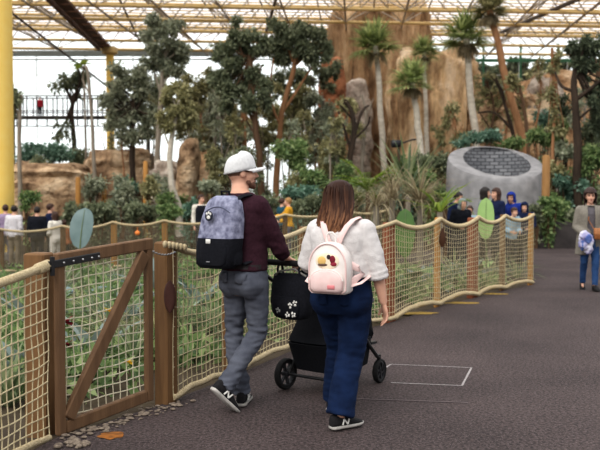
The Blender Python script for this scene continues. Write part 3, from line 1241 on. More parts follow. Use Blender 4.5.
def shrub(name, px, py, rx, ry, Y, n, L, W, lm, label, seed=0, droop=.2, dep=.9, bm=None, group=None, cat='shrub'):
    k = Y / FOC
    c = at(px, py, Y)
    g = soil(c.x, Y)
    t = thing(name, label, cat, (c.x, Y, g), 0, group)
    rnd = random.Random(seed + 100)
    cl = []
    zlo = max(g, at(px, py + ry, Y).z)
    for j in range(7):
        q = c + V((rnd.uniform(-.65, .65) * rx * k, rnd.uniform(-.5, .5) * rx * k, rnd.uniform(-.6, .6) * ry * k))
        s = rnd.uniform(.35, .6)
        cl.append((q, (rx * k * s, rx * k * dep * s, ry * k * s), s * s))
    # lower skirt down to the ground
    hgt = (c.z - g)
    if hgt > ry * k * .6:
        cl.append((V((c.x, Y, g + hgt * .45)), (rx * k * .6, rx * k * .5, hgt * .5), .4))
    leaves('foliage', cl, int(n * 1.5), L, W, lm, t, droop, .9, 1.8, seed)
    mb = MB()
    for q, _, _ in cl:
        b = V((c.x + rnd.gauss(0, .06), Y + rnd.gauss(0, .06), g - .1))
        mb.tube([b, b.lerp(q, .55) + V((0, 0, .1)), q], [.03, .022, .01], 5)
    mb.build('stems', bm or BK_BRN, t, world=True)
    return t

# ---- palms
def fan_palm(px, py, Y, trunk, r0, r1, size, label, nf=26, skirt=8, lm=None, seed=0, bm=None):
    T = pts_px(trunk, Y)
    g = soil(T[0].x, Y)
    T[0].z = g - .2
    t = thing('fan_palm', label, 'palm', (T[0].x, Y, g), 0)
    mb = MB(); trunk_tube(mb, T, r0, r1, 10)
    mb.build('trunk', bm or BK_PALE, t, world=True)
    c = T[-1]
    rnd = random.Random(seed)
    def frond(mb, az, el, sz, dry=False):
        d = V((math.cos(az) * math.cos(el), math.sin(az) * math.cos(el), math.sin(el)))
        pl = sz * .42
        e = c + d * pl + V((0, 0, -.06 * sz))
        mb.tube([c, c + d * pl * .5, e], [.025, .02, .014], 4)
        s = d.cross(V((0, 0, 1))).normalized()
        up = s.cross(d)
        nb = 13
        for k in range(nb):
            a = R(-100 + 200 * k / (nb - 1))
            bd = d * math.cos(a) + s * math.sin(a) + up * (.18 * math.cos(a))
            mb.blade(e, bd, None, sz * (.62 + .1 * math.cos(a)), sz * .085, .7 if not dry else 1.4, 3,
                     lambda u: (1 - u) ** .7 * min(1, .35 + u * 3), .1)
    mb = MB()
    for k in range(nf):
        frond(mb, k * 2.399 + rnd.random() * .4, R(rnd.uniform(-22, 78)), size * rnd.uniform(.8, 1.1))
    mb.build('fronds', lm or LF_PALM, t, False, world=True)
    if skirt:
        mb = MB()
        for k in range(skirt):
            frond(mb, k * 2.399, R(rnd.uniform(-75, -45)), size * rnd.uniform(.6, .8), True)
        mb.build('dry_fronds', LF_DRY, t, False, world=True)
    return t

fan_palm(372, 42, 36, [(386, 190), (383, 150), (380, 105), (378, 70), (375, 46)], .15, .11, 1.28, 'fan palm with a slim pale trunk in front of the tallest cliff', 39, 5, None, 1)
fan_palm(410, 78, 33, [(425, 195), (421, 150), (416, 110), (412, 82)], .15, .11, 1.05, 'shorter green fan palm, its crown lowest of the fan palms', 42, 9, LF_PALM, 2)
fan_palm(424, 49, 38.5, [(428, 190), (426, 130), (425, 80), (424, 52)], .12, .09, 0.89, 'small far fan palm with a thin straight trunk just right of the shorter palm', 33, 4, None, 3)
fan_palm(467, 33, 35, [(480, 190), (476, 145), (471, 95), (468, 56), (466, 38)], .16, .13, 1.28, 'fan palm with a smooth pale grey trunk left of the leaning trunk', 42, 12, None, 4)
fan_palm(489, 8, 34, [(532, 185), (524, 148), (510, 95), (497, 40), (490, 10)], .17, .13, 1.0, 'leaning palm with a long brown trunk and a brownish crown at the top edge', 39, 16, LF_OLIVE, 5, BK_WARM)

# ---- trees of the left and the middle
tree('broadleaf_tree', 30, [(20, 240), (20, 170), (19, 130), (21, 95)], .09, .06, [(14, 100, 8, 14)], 250, .22, .09, LF_DARK, BK_GREY,
     'thin grey trunk right beside the thick yellow column', seed=1)
tree('bare_tree', 47, [(76, 172), (74, 140), (72, 115), (74, 95)], .17, .1, [(66, 85, 14, 14), (78, 78, 10, 9), (64, 130, 10, 9)], 420, .3, .12, LF_DARK, BK_DARK,
     'sparse dark forked tree in front of the footbridge', [([(73, 105), (64, 88), (56, 80)], .09, .03), ([(74, 98), (82, 80), (78, 66)], .08, .03), ([(74, 100), (88, 92)], .06, .02)], 2)
tree('broadleaf_tree', 34, [(96, 215), (94, 170), (92, 120), (88, 75), (85, 66)], .1, .05, [], 0, .2, .1, LF_DARK, BK_GREY,
     'tall thin grey-brown trunk left of the slim yellow column', [([(90, 95), (80, 78)], .04, .02)], 3)
t = thing('banana_plant', 'bright green broad leaves glowing high at the top left before the white glass', 'plant', onsoil(86, 41))
mb = MB(); trunk_tube(mb, [onsoil(86, 41), at(86, 150, 41), at(83, 66, 41)], .07, .04); mb.build('stem', BK_GREY, t, world=True)
mb = MB()
for a, el in ((0, .3), (2.2, .2), (3.3, .5), (4.4, .1), (5.4, .6)):
    mb.blade(at(82, 65, 41), V((math.cos(a), math.sin(a), el)), None, .75, .34, .9, 6)
mb.build('fronds', LF_LIME, t, world=True)
tree('broadleaf_tree', 37, [(134, 205), (133, 170), (132, 130), (134, 95)], .16, .1,
     [(128, 82, 16, 18), (142, 98, 20, 24), (118, 112, 15, 16), (136, 128, 18, 16), (112, 90, 8, 8)], 3600, .2, .09, LF_GREY, BK_DARK,
     'bushy grey-green tree hiding the middle of the slim yellow column', [([(133, 125), (120, 108), (114, 92)], .07, .03), ([(133, 115), (146, 95)], .07, .03)], 4)
tree('broadleaf_tree', 35, [(158, 200), (157, 160), (160, 110), (163, 70), (165, 52)], .14, .08,
     [(165, 32, 20, 13), (168, 44, 20, 14), (150, 62, 9, 7), (172, 68, 12, 12)], 3000, .2, .085, LF_GREY, BK_GREY,
     'tall tree whose round crown covers the grey roof beam', [([(161, 95), (152, 66)], .05, .03), ([(162, 88), (172, 70)], .05, .03)], 5)
tree('pale_trunk_tree', 29.5, [(178, 212), (172, 182), (170, 155), (175, 120), (180, 100)], .15, .06,
     [(178, 98, 14, 16), (170, 120, 12, 12), (186, 118, 10, 14)], 1500, .17, .075, LF_OLIVE, BK_PALE,
     'leaning tree with a pale, almost white trunk left of the man', [([(171, 150), (163, 132)], .05, .02)], 6)
tree('broadleaf_tree', 40, [(190, 210), (189, 160), (192, 110), (196, 85)], .14, .07,
     [(195, 82, 18, 15), (207, 100, 14, 22), (190, 118, 14, 20), (212, 128, 12, 20), (200, 145, 16, 12)], 3400, .19, .085, LF_OLIVE, BK_GREY,
     'olive-green tree between the round-crowned tree and the tallest trees', [], 7)
tree('broadleaf_tree', 33, [(262, 215), (260, 165), (255, 120), (252, 85), (250, 55)], .16, .09,
     [(250, 34, 18, 14), (232, 52, 17, 13), (246, 62, 20, 16), (224, 82, 16, 16), (238, 98, 18, 20), (258, 92, 12, 18)], 5200, .19, .09, LF_DARK, BK_BRN,
     'big dark leafy tree above the man with a brown trunk', [([(256, 125), (240, 98), (228, 80)], .08, .03), ([(253, 95), (262, 66)], .07, .03), ([(258, 140), (246, 120)], .05, .03)], 8)
tree('broadleaf_tree', 35, [(276, 215), (277, 165), (282, 115), (292, 75), (298, 48)], .15, .08,
     [(290, 30, 20, 12), (315, 38, 20, 15), (300, 52, 20, 12), (324, 52, 12, 10), (278, 46, 14, 14)], 4400, .19, .09, LF_DARK, BK_WARM,
     'big dark leafy tree right of the one above the man, crown over the roof edge', [([(283, 112), (300, 85), (318, 55)], .08, .03), ([(280, 125), (270, 95), (274, 60)], .06, .03)], 9)
tree('broadleaf_tree', 38.5, [(300, 205), (300, 160), (296, 120), (300, 92)], .12, .06,
     [(290, 100, 14, 16), (306, 98, 12, 14), (300, 122, 20, 16), (282, 128, 14, 16), (316, 135, 14, 14)], 3400, .18, .08, LF_OLIVE, BK_GREY,
     'olive loose-leaved tree under the dark crown between the couple', [], 10)
tree('bare_tree', 32, [(348, 205), (350, 165), (355, 130), (352, 112), (345, 100)], .14, .07, [(344, 104, 8, 7)], 120, .16, .07, LF_OLIVE, BK_DARK,
     'dark bare forked tree behind the woman with long hair', [([(355, 135), (362, 112), (370, 104)], .07, .04), ([(352, 118), (340, 106)], .05, .03), ([(351, 150), (342, 120), (338, 108)], .06, .03), ([(353, 140), (366, 128), (369, 118)], .05, .03)], 11)
tree('bare_tree', 34.5, [(363, 205), (362, 160), (366, 120), (362, 95)], .1, .05, [], 0, .2, .1, LF_DARK, BK_GREY,
     'thin grey bare stem behind the dark bare forked tree', [([(365, 118), (374, 98)], .04, .02)], 12)
# ---- trees of the right
tree('bare_tree', 34.8, [(522, 190), (516, 145), (505, 105), (496, 78)], .11, .05, [], 0, .2, .1, LF_DARK, BK_DARK,
     'dark slanting stem just left of the leaning palm trunk', [([(512, 130), (496, 112), (480, 112)], .06, .03), ([(505, 105), (500, 90), (488, 78)], .05, .02)], 13)
tree('bare_tree', 32.5, [(531, 190), (528, 145), (524, 110), (520, 88)], .1, .05, [(518, 82, 12, 9)], 200, .16, .07, LF_OLIVE, BK_BRN,
     'brown slanting stem just right of the leaning palm trunk', [([(525, 112), (516, 95)], .04, .02)], 14)
tree('broadleaf_tree', 28, [(553, 205), (553, 150), (555, 100), (552, 48)], .07, .05, [(554, 62, 6, 14), (551, 100, 6, 16), (556, 125, 9, 10)], 500, .14, .06, LF_OLIVE, BK_WARM,
     'thin pale vine-covered trunk before the orange rock wall', [], 15)
tree('broadleaf_tree', 27, [(578, 215), (577, 160), (575, 110), (574, 80), (580, 55)], .16, .09, [(588, 58, 14, 18), (598, 90, 14, 16), (572, 45, 9, 7), (600, 120, 10, 18)], 2600, .15, .065, LF_DEEP, BK_DARK,
     'dark gnarled tree at the right edge above the walking woman', [([(576, 92), (564, 85), (560, 70)], .07, .03), ([(575, 100), (590, 88), (600, 78)], .08, .03), ([(578, 65), (570, 50)], .05, .02), ([(577, 120), (592, 106)], .05, .03)], 16)
tree('broadleaf_tree', 29, [(592, 215), (591, 150), (593, 105), (602, 60)], .13, .07, [(604, 50, 12, 18), (606, 150, 14, 20)], 1300, .15, .065, LF_DEEP, BK_BRN,
     'second dark trunk at the right edge behind the gnarled tree', [], 17)
# dark tree canopy seen outside, through the glass wall on the right
for i, (px, py, rx, lab) in enumerate([(486, 72, 18, 'left dark tree top seen outside through the right glass wall'),
                                        (520, 70, 15, 'middle dark tree top seen outside through the right glass wall'),
                                        (552, 72, 18, 'right dark tree top seen outside through the right glass wall'),
                                        (590, 68, 22, 'dark tree top seen outside at the right frame edge')]):
    tree('outside_tree', 66, [(px, 150), (px, 85)], .2, .1, [(px, py, rx, 8), (px + 4, py + 12, rx, 10)], 1000, .45, .2, LF_DEEP, BK_DARK, lab, (), 20 + i, 'trees outside the glass')

# ---- shrubs
S = [  # name, px, py, rx, ry, Y, n, L, W, mat, label
 ('shrub', 46, 152, 30, 11, 40, 1700, .2, .1, LF_BLUE, 'blue-green shrub mass on top of the left rock ledge'),
 ('shrub', 40, 166, 14, 9, 35.8, 700, .18, .09, LF_DARK, 'dark shrub hanging over the left tan ledge'),
 ('shrub', 82, 158, 14, 16, 42, 900, .2, .1, LF_DARK, 'dark shrub between the left ledge and the broad tan rock'),
 ('shrub', 30, 200, 10, 12, 25.5, 500, .13, .06, LF_MID, 'green shrub between the thick yellow column and the far visitors'),
 ('shrub', 74, 212, 14, 12, 24.5, 900, .13, .07, LF_DARK, 'dark shrub behind the big silver paddle leaf'),
 ('shrub', 92, 190, 14, 13, 29.5, 700, .14, .07, LF_GREY, 'grey-green shrub between the two short wooden posts'),
 ('shrub', 100, 212, 20, 12, 25, 1300, .13, .07, LF_DARK, 'dark green shrub behind the first post of the distant net'),
 ('shrub', 123, 190, 13, 17, 29, 1000, .13, .06, LF_GREY, 'grey-green upright shrub left of the tall round post'),
 ('shrub', 138, 212, 18, 11, 25.3, 1200, .13, .07, LF_DARK, 'dark green shrub between the two posts of the distant net'),
 ('shrub', 160, 186, 11, 16, 30, 800, .13, .06, LF_GREY, 'pale grey-green shrub right of the tall round post'),
 ('shrub', 168, 214, 16, 9, 24.8, 1000, .12, .06, LF_MID, 'fresh green low shrub at the foot of the pale leaning trunk'),
 ('shrub', 191, 208, 14, 10, 26.5, 900, .12, .07, LF_BLUE, 'blue-green shrub beside the distant visitor in a black vest'),
 ('shrub', 216, 172, 16, 26, 31, 1700, .15, .07, LF_OLIVE, 'olive shrub right behind the white cap'),
 ('shrub', 222, 208, 16, 14, 25, 900, .12, .07, LF_DARK, 'dark shrub behind the shoulder of the man in the cap'),
 ('shrub', 246, 168, 16, 20, 30, 1000, .15, .07, LF_DARK, 'dark shrub in the shade behind the face of the man'),
 ('shrub', 290, 158, 20, 20, 29.5, 1700, .14, .07, LF_MID, 'mid-green shrub right of the man in the cap'),
 ('shrub', 300, 193, 24, 12, 26, 1500, .13, .08, LF_BLUE, 'bluish shrub above the distant visitor in yellow'),
 ('shrub', 316, 176, 16, 14, 28, 900, .13, .07, LF_MID, 'mid-green shrub left of the long-haired woman'),
 ('shrub', 268, 206, 14, 13, 24.6, 700, .12, .06, LF_DARK, 'dark shrub in front of the man, above the stroller handle'),
 ('shrub', 330, 155, 18, 20, 33, 1300, .15, .07, LF_OLIVE, 'olive shrub behind the hair of the woman in white'),
 ('shrub', 347, 178, 14, 18, 30, 1000, .14, .07, LF_MID, 'green shrub at the foot of the dark bare forked tree'),
 ('shrub', 310, 205, 20, 12, 24, 1100, .12, .07, LF_DARK, 'dark low shrub left of the woman above the distant net'),
 ('shrub', 407, 166, 14, 16, 31, 1000, .14, .07, LF_MID, 'green shrub around the loudspeaker pole'),
 ('shrub', 432, 160, 16, 16, 28, 1300, .13, .07, LF_DARK, 'dark green shrub left of the stone basin'),
 ('shrub', 432, 186, 14, 16, 24.6, 1000, .12, .07, LF_MID, 'green shrub against the left side of the stone basin'),
 ('shrub', 478, 138, 24, 11, 32, 1300, .14, .07, LF_BLUE, 'blue-green shrub just behind the stone basin, left part'),
 ('shrub', 512, 142, 18, 8, 31.5, 700, .14, .06, LF_MID, 'small green shrub behind the stone basin below the leaning palm'),
 ('shrub', 546, 135, 18, 16, 29, 1300, .14, .06, LF_MID, 'green shrub above the tall post beside the stone basin'),
 ('shrub', 552, 170, 14, 16, 27.5, 1000, .13, .07, LF_OLIVE, 'olive shrub right of the tall post beside the stone basin'),
 ('shrub', 571, 186, 20, 18, 27.2, 1900, .15, .09, LF_BLUE, 'big-leaved blue-green shrub left of the walking woman'),
 ('shrub', 554, 207, 16, 16, 26.3, 1300, .12, .07, LF_MID, 'green shrub spilling over the dark bank right of the basin'),
 ('shrub', 576, 218, 15, 11, 26.2, 900, .13, .08, LF_DARK, 'dark shrub on the bank directly left of the walking woman'),
 ('shrub', 595, 165, 20, 20, 27, 1800, .15, .07, LF_MID, 'broad green shrub above the walking woman'),
 ('shrub', 604, 205, 16, 24, 26.6, 1500, .15, .08, LF_DARK, 'dark shrub behind the walking woman at the frame edge'),
 ('shrub', 590, 135, 18, 14, 28.5, 1100, .15, .07, LF_DARK, 'dark shrub under the gnarled tree at the right edge'),
 ('shrub', 565, 150, 12, 12, 28, 800, .14, .07, LF_GREY, 'grey-green shrub at the foot of the orange rock wall'),
 ('shrub', 500, 160, 8, 30, 40, 500, .2, .09, LF_MID, 'green climber in front of the brown rock wall'),
 ('shrub', 549, 209, 11, 12, 25.15, 1000, .12, .07, LF_MID, 'green shrub hiding the foot of the tall post by the basin'),
 ('shrub', 536, 214, 8, 10, 25.1, 700, .11, .06, LF_DARK, 'dark shrub at the right foot of the stone basin'),
 ('shrub', 545, 118, 9, 12, 41, 500, .2, .09, LF_BLUE, 'blue-green bush growing on the orange rock wall'),
]
for i, a in enumerate(S):
    shrub(a[0], *a[1:10], a[10], seed=i)

# ---- arching lime palm behind the woman
def frond_plant(name, px, py, Y, n, length, lm, label, el=(35, 80), leaflet=.16, seed=0, bend=1.3, z0=None, cat='plant', pairs=16, width=.03):
    c = onsoil(px, Y)
    zc = at(px, py, Y).z if z0 is None else z0
    t = thing(name, label, cat, c)
    rnd = random.Random(seed)
    if zc > c.z + .3:
        mb = MB(); mb.tube([c - V((0, 0, .1)), V((c.x, Y, zc))], [.09, .06], 8); mb.build('trunk', BK_BRN, t, world=True)
    mb = MB()
    o = V((c.x, Y, max(zc, c.z)))
    for k in range(n):
        az = k * 2.399 + rnd.random() * .5
        e = R(rnd.uniform(*el))
        d = V((math.cos(az) * math.cos(e), math.sin(az) * math.cos(e), math.sin(e)))
        s = d.cross(V((0, 0, 1))).normalized()
        p = o.copy()
        Lf = length * rnd.uniform(.75, 1.1)
        b = bend * rnd.uniform(.7, 1.2)
        prev = p
        for i in range(pairs):
            f = i / pairs
            p = p + d * (Lf / pairs)
            d = Matrix.Rotation(-b / pairs, 3, s) @ d
            if i % 4 == 0 or i == pairs - 1:
                mb.tube([prev, p], .009, 3); prev = p
            ll = leaflet * math.sin(math.pi * (.12 + .8 * f)) * 1.1
            for sg in (-1, 1):
                mb.blade(p, s * sg + d * .7 + V((0, 0, .1)), None, ll, width, .7, 2, lambda u: (1 - u) ** .6, .0)
    mb.build('fronds', lm, t, False, world=True)
    return t
frond_plant('feather_palm', 368, 192, 22.5, 20, 1.15, LF_LIME, 'bright lime arching palm behind the woman in white', (25, 80), .28, 1, 1.5, pairs=14, width=.04)
frond_plant('feather_palm', 346, 196, 24, 14, 1.0, LF_MID, 'green arching palm left of the lime palm', (20, 75), .26, 2, 1.5, pairs=14, width=.04)
frond_plant('fern', 445, 205, 21.0, 16, .8, LF_LIME, 'light green fern at the left foot of the stone basin', (15, 70), .16, 3, 1.4, pairs=12, width=.035)
frond_plant('fern', 541, 226, 25.5, 18, .95, LF_MID, 'green fern low at the right foot of the stone basin', (15, 75), .18, 4, 1.4, pairs=12, width=.035)

# ---- strap-leaved plants
def strap_plant(name, px, Y, n, length, width, lm, label, el=(30, 85), bend=1.2, zc=None, seed=0, cat='plant', pos=None, group=None, segs=7, prof=None):
    c = pos or onsoil(px, Y)
    t = thing(name, label, cat, c, 0, group)
    rnd = random.Random(seed)
    mb = MB()
    z = c.z if zc is None else at(px, zc, Y).z
    if z > c.z + .2:
        m2 = MB(); m2.tube([c - V((0, 0, .1)), V((c.x, Y, z))], [.08, .06], 8); m2.build('stem', BK_GREY, t, world=True)
    for k in range(n):
        az = k * 2.399 + rnd.random()
        e = R(rnd.uniform(*el))
        d = V((math.cos(az) * math.cos(e), math.sin(az) * math.cos(e), math.sin(e)))
        mb.blade(V((c.x, c.y, z)) + V((math.cos(az), math.sin(az), 0)) * .03, d, None, length * rnd.uniform(.65, 1.1), width, bend * rnd.uniform(.5, 1.3), segs,
                 prof or (lambda u: (.55 + .9 * u) * (1 - u) ** .8 + .05), .25)
    mb.build('foliage', lm, t, True, world=True)
    return t
# dry fountains of leaves by the far end of the fence
strap_plant('dry_grass_tree', 392, 18.5, 90, 1.15, .035, LF_DRY, 'beige dry fountain of leaves right of the hair of the woman in white', (10, 88), 2.0, 200, 1)
strap_plant('dry_grass_tree', 420, 19.0, 100, 1.3, .04, LF_DRY, 'tall dry spiky plant between the woman and the stone basin', (20, 88), 1.7, 204, 2)
strap_plant('dry_grass_tree', 376, 17.5, 80, .8, .03, LF_DRY, 'low dry tuft directly beside the cheek of the woman in white', (0, 80), 2.0, 206, 3)
strap_plant('agave', 408, 20.5, 22, 1.6, .11, LF_STRAP, 'stiff green spiky plant rising behind the dry tufts', (50, 88), .4, 196, 4)
strap_plant('agave', 440, 17.0, 18, .9, .09, LF_LIME, 'light green strap-leaved plant left of the visitor in a grey hood', (25, 75), 1.0, 212, 5)

# broad leaves that rise above the net
def paddle(name, px, py_tip, py_base, Y, width, lm, label, tilt=(0, 0), cat='plant', extra=(), seed=0, bend=.25):
    c = onsoil(px, Y)
    t = thing(name, label, cat, c)
    a = at(px, py_base, Y); b = at(px, py_tip, Y)
    d = (b - a) + V((tilt[0], tilt[1], 0))
    mb = MB(); mb.tube([c - V((0, 0, .1)), c.lerp(a, .5) + V((.03, 0, 0)), a], [.025, .02, .014], 7); mb.build('stalk', LF_STRAP, t, world=True)
    mb = MB()
    L = d.length
    side = V((1, -.25, 0))
    mb.blade(a, d, None, L, width, bend, 14, lambda u: max(0, 1 - (2 * u - 1) ** 2) ** .5 * (.86 + .14 * u) + .012, .12, side)
    mb.build('leaf', lm, t, world=True)
    mb = MB()
    mb.blade(a - V((0, .012, 0)), d, None, L * .97, .018, bend, 12, lambda u: 1 - .7 * u, 0, side)
    mb.build('midrib', LF_STRAP, t, world=True)
    rnd = random.Random(seed)
    for (az, el, L2, w2) in extra:
        mb = MB()
        e = c + V((math.cos(az) * .15, math.sin(az) * .15, .25))
        mb.tube([c, e], .015, 6)
        mb.blade(e, V((math.cos(az), math.sin(az), el)), None, L2, w2, 1.0, 8, lambda u: math.sin(math.pi * (.06 + .94 * u) ** .8) ** .75, .15)
        mb.build('leaf', lm, t, world=True)
    return t
M_SILVBIG = mat('silver_paddle_leaf', (96, 116, 116), (128, 146, 144), 4, .5, .1, 20)
M_GREENBIG = mat('green_paddle_leaf', (58, 92, 36), (84, 118, 52), 4, .5)
M_LIMEBIG = mat('light_green_paddle_leaf', (128, 160, 92), (156, 184, 118), 3, .5)
paddle('paddle_leaf_plant', 80, 207, 249, 12.5, .41, M_SILVBIG, 'big upright silver-green paddle leaf standing above the gate', (.03, .05), extra=[(.5, .4, .5, .25), (2.8, .35, .55, .28), (4.2, .3, .5, .25)])
paddle('paddle_leaf_plant', 405, 208, 258, 13.2, .34, M_GREENBIG, 'dark green broad leaf peeping over the rope right of the woman in white', (0, .05), extra=[(.3, .8, .7, .3), (2.4, .9, .7, .3), (3.6, .6, .7, .26), (5.2, .9, .6, .3)])
paddle('paddle_leaf_plant', 485.5, 197, 240, 15.6, .33, M_LIMEBIG, 'light green oval leaf above the rope in front of the stone basin', (.02, .05), extra=[(1.2, .6, .5, .2), (4.0, .7, .5, .22)])

# planting inside the net: many low plants, each placed on the soil
E = [  # kind, px, Y, size, mat, label
 ('agave', 20, 7.2, .62, LF_SILV, 'silver agave behind the left net near the frame edge'),
 ('flax', 6, 6.2, .75, LF_STRAP, 'pale strap-leaved plant at the left frame edge'),
 ('flax', 46, 9.0, .8, LF_MID, 'green strap-leaved clump behind the hinge post of the gate'),
 ('agave', 92, 8.0, .62, LF_SILV, 'grey-blue agave with wide leaves seen through the gate, left part'),
 ('fluffy_grass', 112, 8.6, .55, LF_DRY, 'cream feathery tuft seen through the middle of the gate'),
 ('flax', 132, 7.6, .6, LF_STRAP, 'green strap plant seen through the right half of the gate'),
 ('agave', 128, 9.8, .7, LF_SILV, 'silver agave further back behind the upper right of the gate'),
 ('flax', 80, 7.2, .5, LF_MID, 'low green clump at the bottom left behind the gate'),
 ('flax', 104, 10.5, .8, LF_MID, 'taller green clump right behind the big silver paddle leaf'),
 ('flax', 182, 9.2, .75, LF_STRAP, 'green strap plant right behind the latch post'),
 ('agave', 200, 11.5, .8, LF_SILV, 'silver agave left of the backpack, behind the net'),
 ('flax', 190, 8.2, .55, LF_MID, 'low dark green clump behind the net left of the grey jeans'),
 ('flax', 214, 9.6, .6, LF_STRAP, 'grassy clump behind the net beside the grey jeans'),
 ('flax', 262, 10.4, .6, LF_MID, 'low green clump behind the net between the man and the stroller'),
 ('flax', 284, 10.8, .5, LF_LIME, 'yellow-green grass clump behind the net above the stroller wheel'),
 ('flax', 300, 12.4, .6, LF_STRAP, 'strap-leaved clump behind the stroller and the net'),
 ('agave', 330, 12.5, .7, LF_SILV, 'silver agave hidden partly by the woman in white'),
 ('flax', 385, 12.6, .8, LF_MID, 'green clump behind the net bay beside the rolled sleeve'),
 ('agave', 425, 14.2, .7, LF_SILV, 'silver agave behind the second bay of the far net'),
 ('flax', 412, 12.9, .7, LF_MID, 'deep green clump low behind the second bay of the far net'),
 ('flax', 455, 15.0, .8, LF_STRAP, 'strap-leaved clump behind the third bay of the far net'),
 ('agave', 470, 14.9, .6, LF_SILV, 'small silver agave left of the light green oval leaf'),
 ('flax', 492, 15.7, .7, LF_STRAP, 'strap-leaved clump behind the fourth bay of the far net'),
 ('flax', 517, 16.0, .7, LF_STRAP, 'strap-leaved clump behind the last bay of the far net'),
 ('flax', 60, 14.0, .9, LF_DARK, 'dark green clump below the distant white-shirted visitors'),
 ('agave', 30, 11.0, .9, LF_SILV, 'large silver agave left of the big silver paddle leaf'),
 ('flax', 10, 13.5, .9, LF_MID, 'green clump in front of the thick yellow column'),
 ('flax', 118, 14.5, .8, LF_DARK, 'dark clump below the first wooden post of the distant net'),
 ('agave', 150, 13.0, .9, LF_SILV, 'silver agave above the latch post of the gate'),
 ('flax', 172, 15.0, .8, LF_MID, 'green clump below the second wooden post of the distant net'),
 ('flax', 280, 15.5, .7, LF_GREY, 'grey-green clump before the distant net right of the man'),
 ('flax', 240, 14.0, .8, LF_DARK, 'dark clump before the distant net behind the man in the cap'),
]
for i, (kind, px, Y, sz, lm, lab) in enumerate(E):
    if kind == 'agave':
        strap_plant('agave', px, Y, 20, sz, sz * .22, lm, lab, (8, 75), .9, None, i + 30,
                    prof=lambda u: (.7 + .8 * u) * (1 - u) ** .7)
    elif kind == 'fluffy_grass':
        strap_plant('feather_grass', px, Y, 120, sz, .02, lm, lab, (35, 88), 1.5, None, i + 30)
    else:
        strap_plant('flax_plant', px, Y, 46, sz, sz * .055, lm, lab, (30, 88), 1.3, None, i + 30)
# undergrowth filling the bed
cl = []
rnd = random.Random(5)
for k in range(420):
    Y = rnd.uniform(6.3, 23)
    px = rnd.uniform(-40, 540)
    p = onsoil(px, Y)
    if inside(p.x, p.y, PATH_EDGE) or edge_dist(p.x, p.y, PATH_EDGE) < .35:
        continue
    cl.append((p + V((0, 0, .10)), (.45, .4, .16), 1))
t = thing('ground_cover', 'low tangled green ground cover filling the bed behind the nets', 'ground cover', (-3, 12, soil(-3, 12)), kind='stuff')
o = leaves('ground_leaves', cl, 16000, .15, .06, LF_MID, t, -.2, .9, 1.6, 77)
o['kind'] = 'stuff'
# a few flowers
def flower(px, py, Y, m, lab, r=.05):
    p = at(px, py, Y); c = onsoil(px, Y)
    t = thing('flower', lab, 'flower', c)
    mb = MB(); mb.tube([c - V((0, 0, .05)), c.lerp(p, .6) + V((.02, 0, 0)), p], .008, 5); mb.build('stem', LF_MID, t, world=True)
    mb = MB()
    for k in range(7):
        a = k * .9
        mb.blade(p, V((math.cos(a), math.sin(a) * .6 - .2, .5 * math.sin(a * 2) + .4)), None, r, r * .8, .6, 3)
    mb.build('petals', m, t, world=True)
YF = leaf_mat('yellow_petal', (226, 184, 40), (238, 204, 70))
RF = leaf_mat('dark_red_petal', (96, 24, 34), (128, 36, 46))
flower(110, 311, 7.0, YF, 'yellow flower seen through the middle of the gate', .07)
flower(129, 362, 6.7, YF, 'yellow-green flower low behind the gate', .05)
flower(67, 322, 6.9, RF, 'dark red bloom behind the left edge of the gate', .08)
flower(68, 345, 6.9, RF, 'dark red bloom just below the other at the left edge of the gate', .06)

# ---- thicket filling the middle distance
tree('broadleaf_tree', 37.5, [(216, 212), (214, 160), (217, 110), (215, 80)], .1, .05,
     [(214, 108, 14, 22), (226, 128, 14, 20), (206, 150, 14, 18), (232, 150, 14, 16)], 2600, .17, .075, LF_GREY, BK_GREY,
     'grey-green tree directly above the white cap', [([(215, 130), (226, 105)], .04, .02)], 61)
tree('broadleaf_tree', 36.5, [(243, 212), (241, 170), (246, 120), (243, 95)], .1, .05,
     [(242, 122, 16, 18), (256, 140, 16, 18), (238, 146, 10, 16), (268, 118, 12, 14)], 2600, .17, .075, LF_OLIVE, BK_WARM,
     'olive tree in the shade below the big dark crowns', [([(244, 140), (258, 118)], .04, .02)], 62)
tree('broadleaf_tree', 36.8, [(325, 205), (322, 160), (326, 120), (322, 95)], .1, .05,
     [(318, 112, 14, 18), (330, 130, 14, 18), (312, 150, 14, 16), (336, 150, 12, 16)], 2400, .17, .075, LF_GREY, BK_GREY,
     'grey-green tree left of the pale rock bulge', [([(324, 130), (336, 112)], .04, .02)], 63)
tree('broadleaf_tree', 41, [(300, 205), (303, 150), (300, 100), (305, 80)], .1, .05,
     [(310, 78, 16, 14), (284, 84, 14, 14), (332, 78, 10, 14)], 1800, .2, .09, LF_DARK, BK_GREY,
     'dark thin-crowned tree far behind between the couple', [], 64)
tree('broadleaf_tree', 42, [(228, 205), (226, 150), (222, 110), (226, 80)], .1, .05,
     [(222, 96, 18, 20), (236, 118, 14, 14), (206, 118, 12, 16)], 2200, .2, .09, LF_GREY, BK_GREY,
     'pale grey-green tree far behind, left of the big dark crowns', [], 65)
tree('broadleaf_tree', 43, [(160, 205), (158, 150), (152, 110), (156, 80)], .1, .05,
     [(152, 92, 14, 16), (172, 104, 14, 18), (150, 122, 12, 14)], 2000, .2, .09, LF_GREY, BK_GREY,
     'pale tree far behind the round-crowned tree', [], 66)
tree('bare_tree', 36.5, [(492, 190), (488, 150), (494, 110), (486, 80)], .09, .04, [(488, 84, 12, 10), (478, 100, 8, 8)], 260, .16, .07, LF_OLIVE, BK_BRN,
     'crooked brown stem right of the smooth grey palm trunk', [([(491, 130), (478, 108)], .04, .02), ([(492, 120), (504, 100)], .04, .02)], 67)
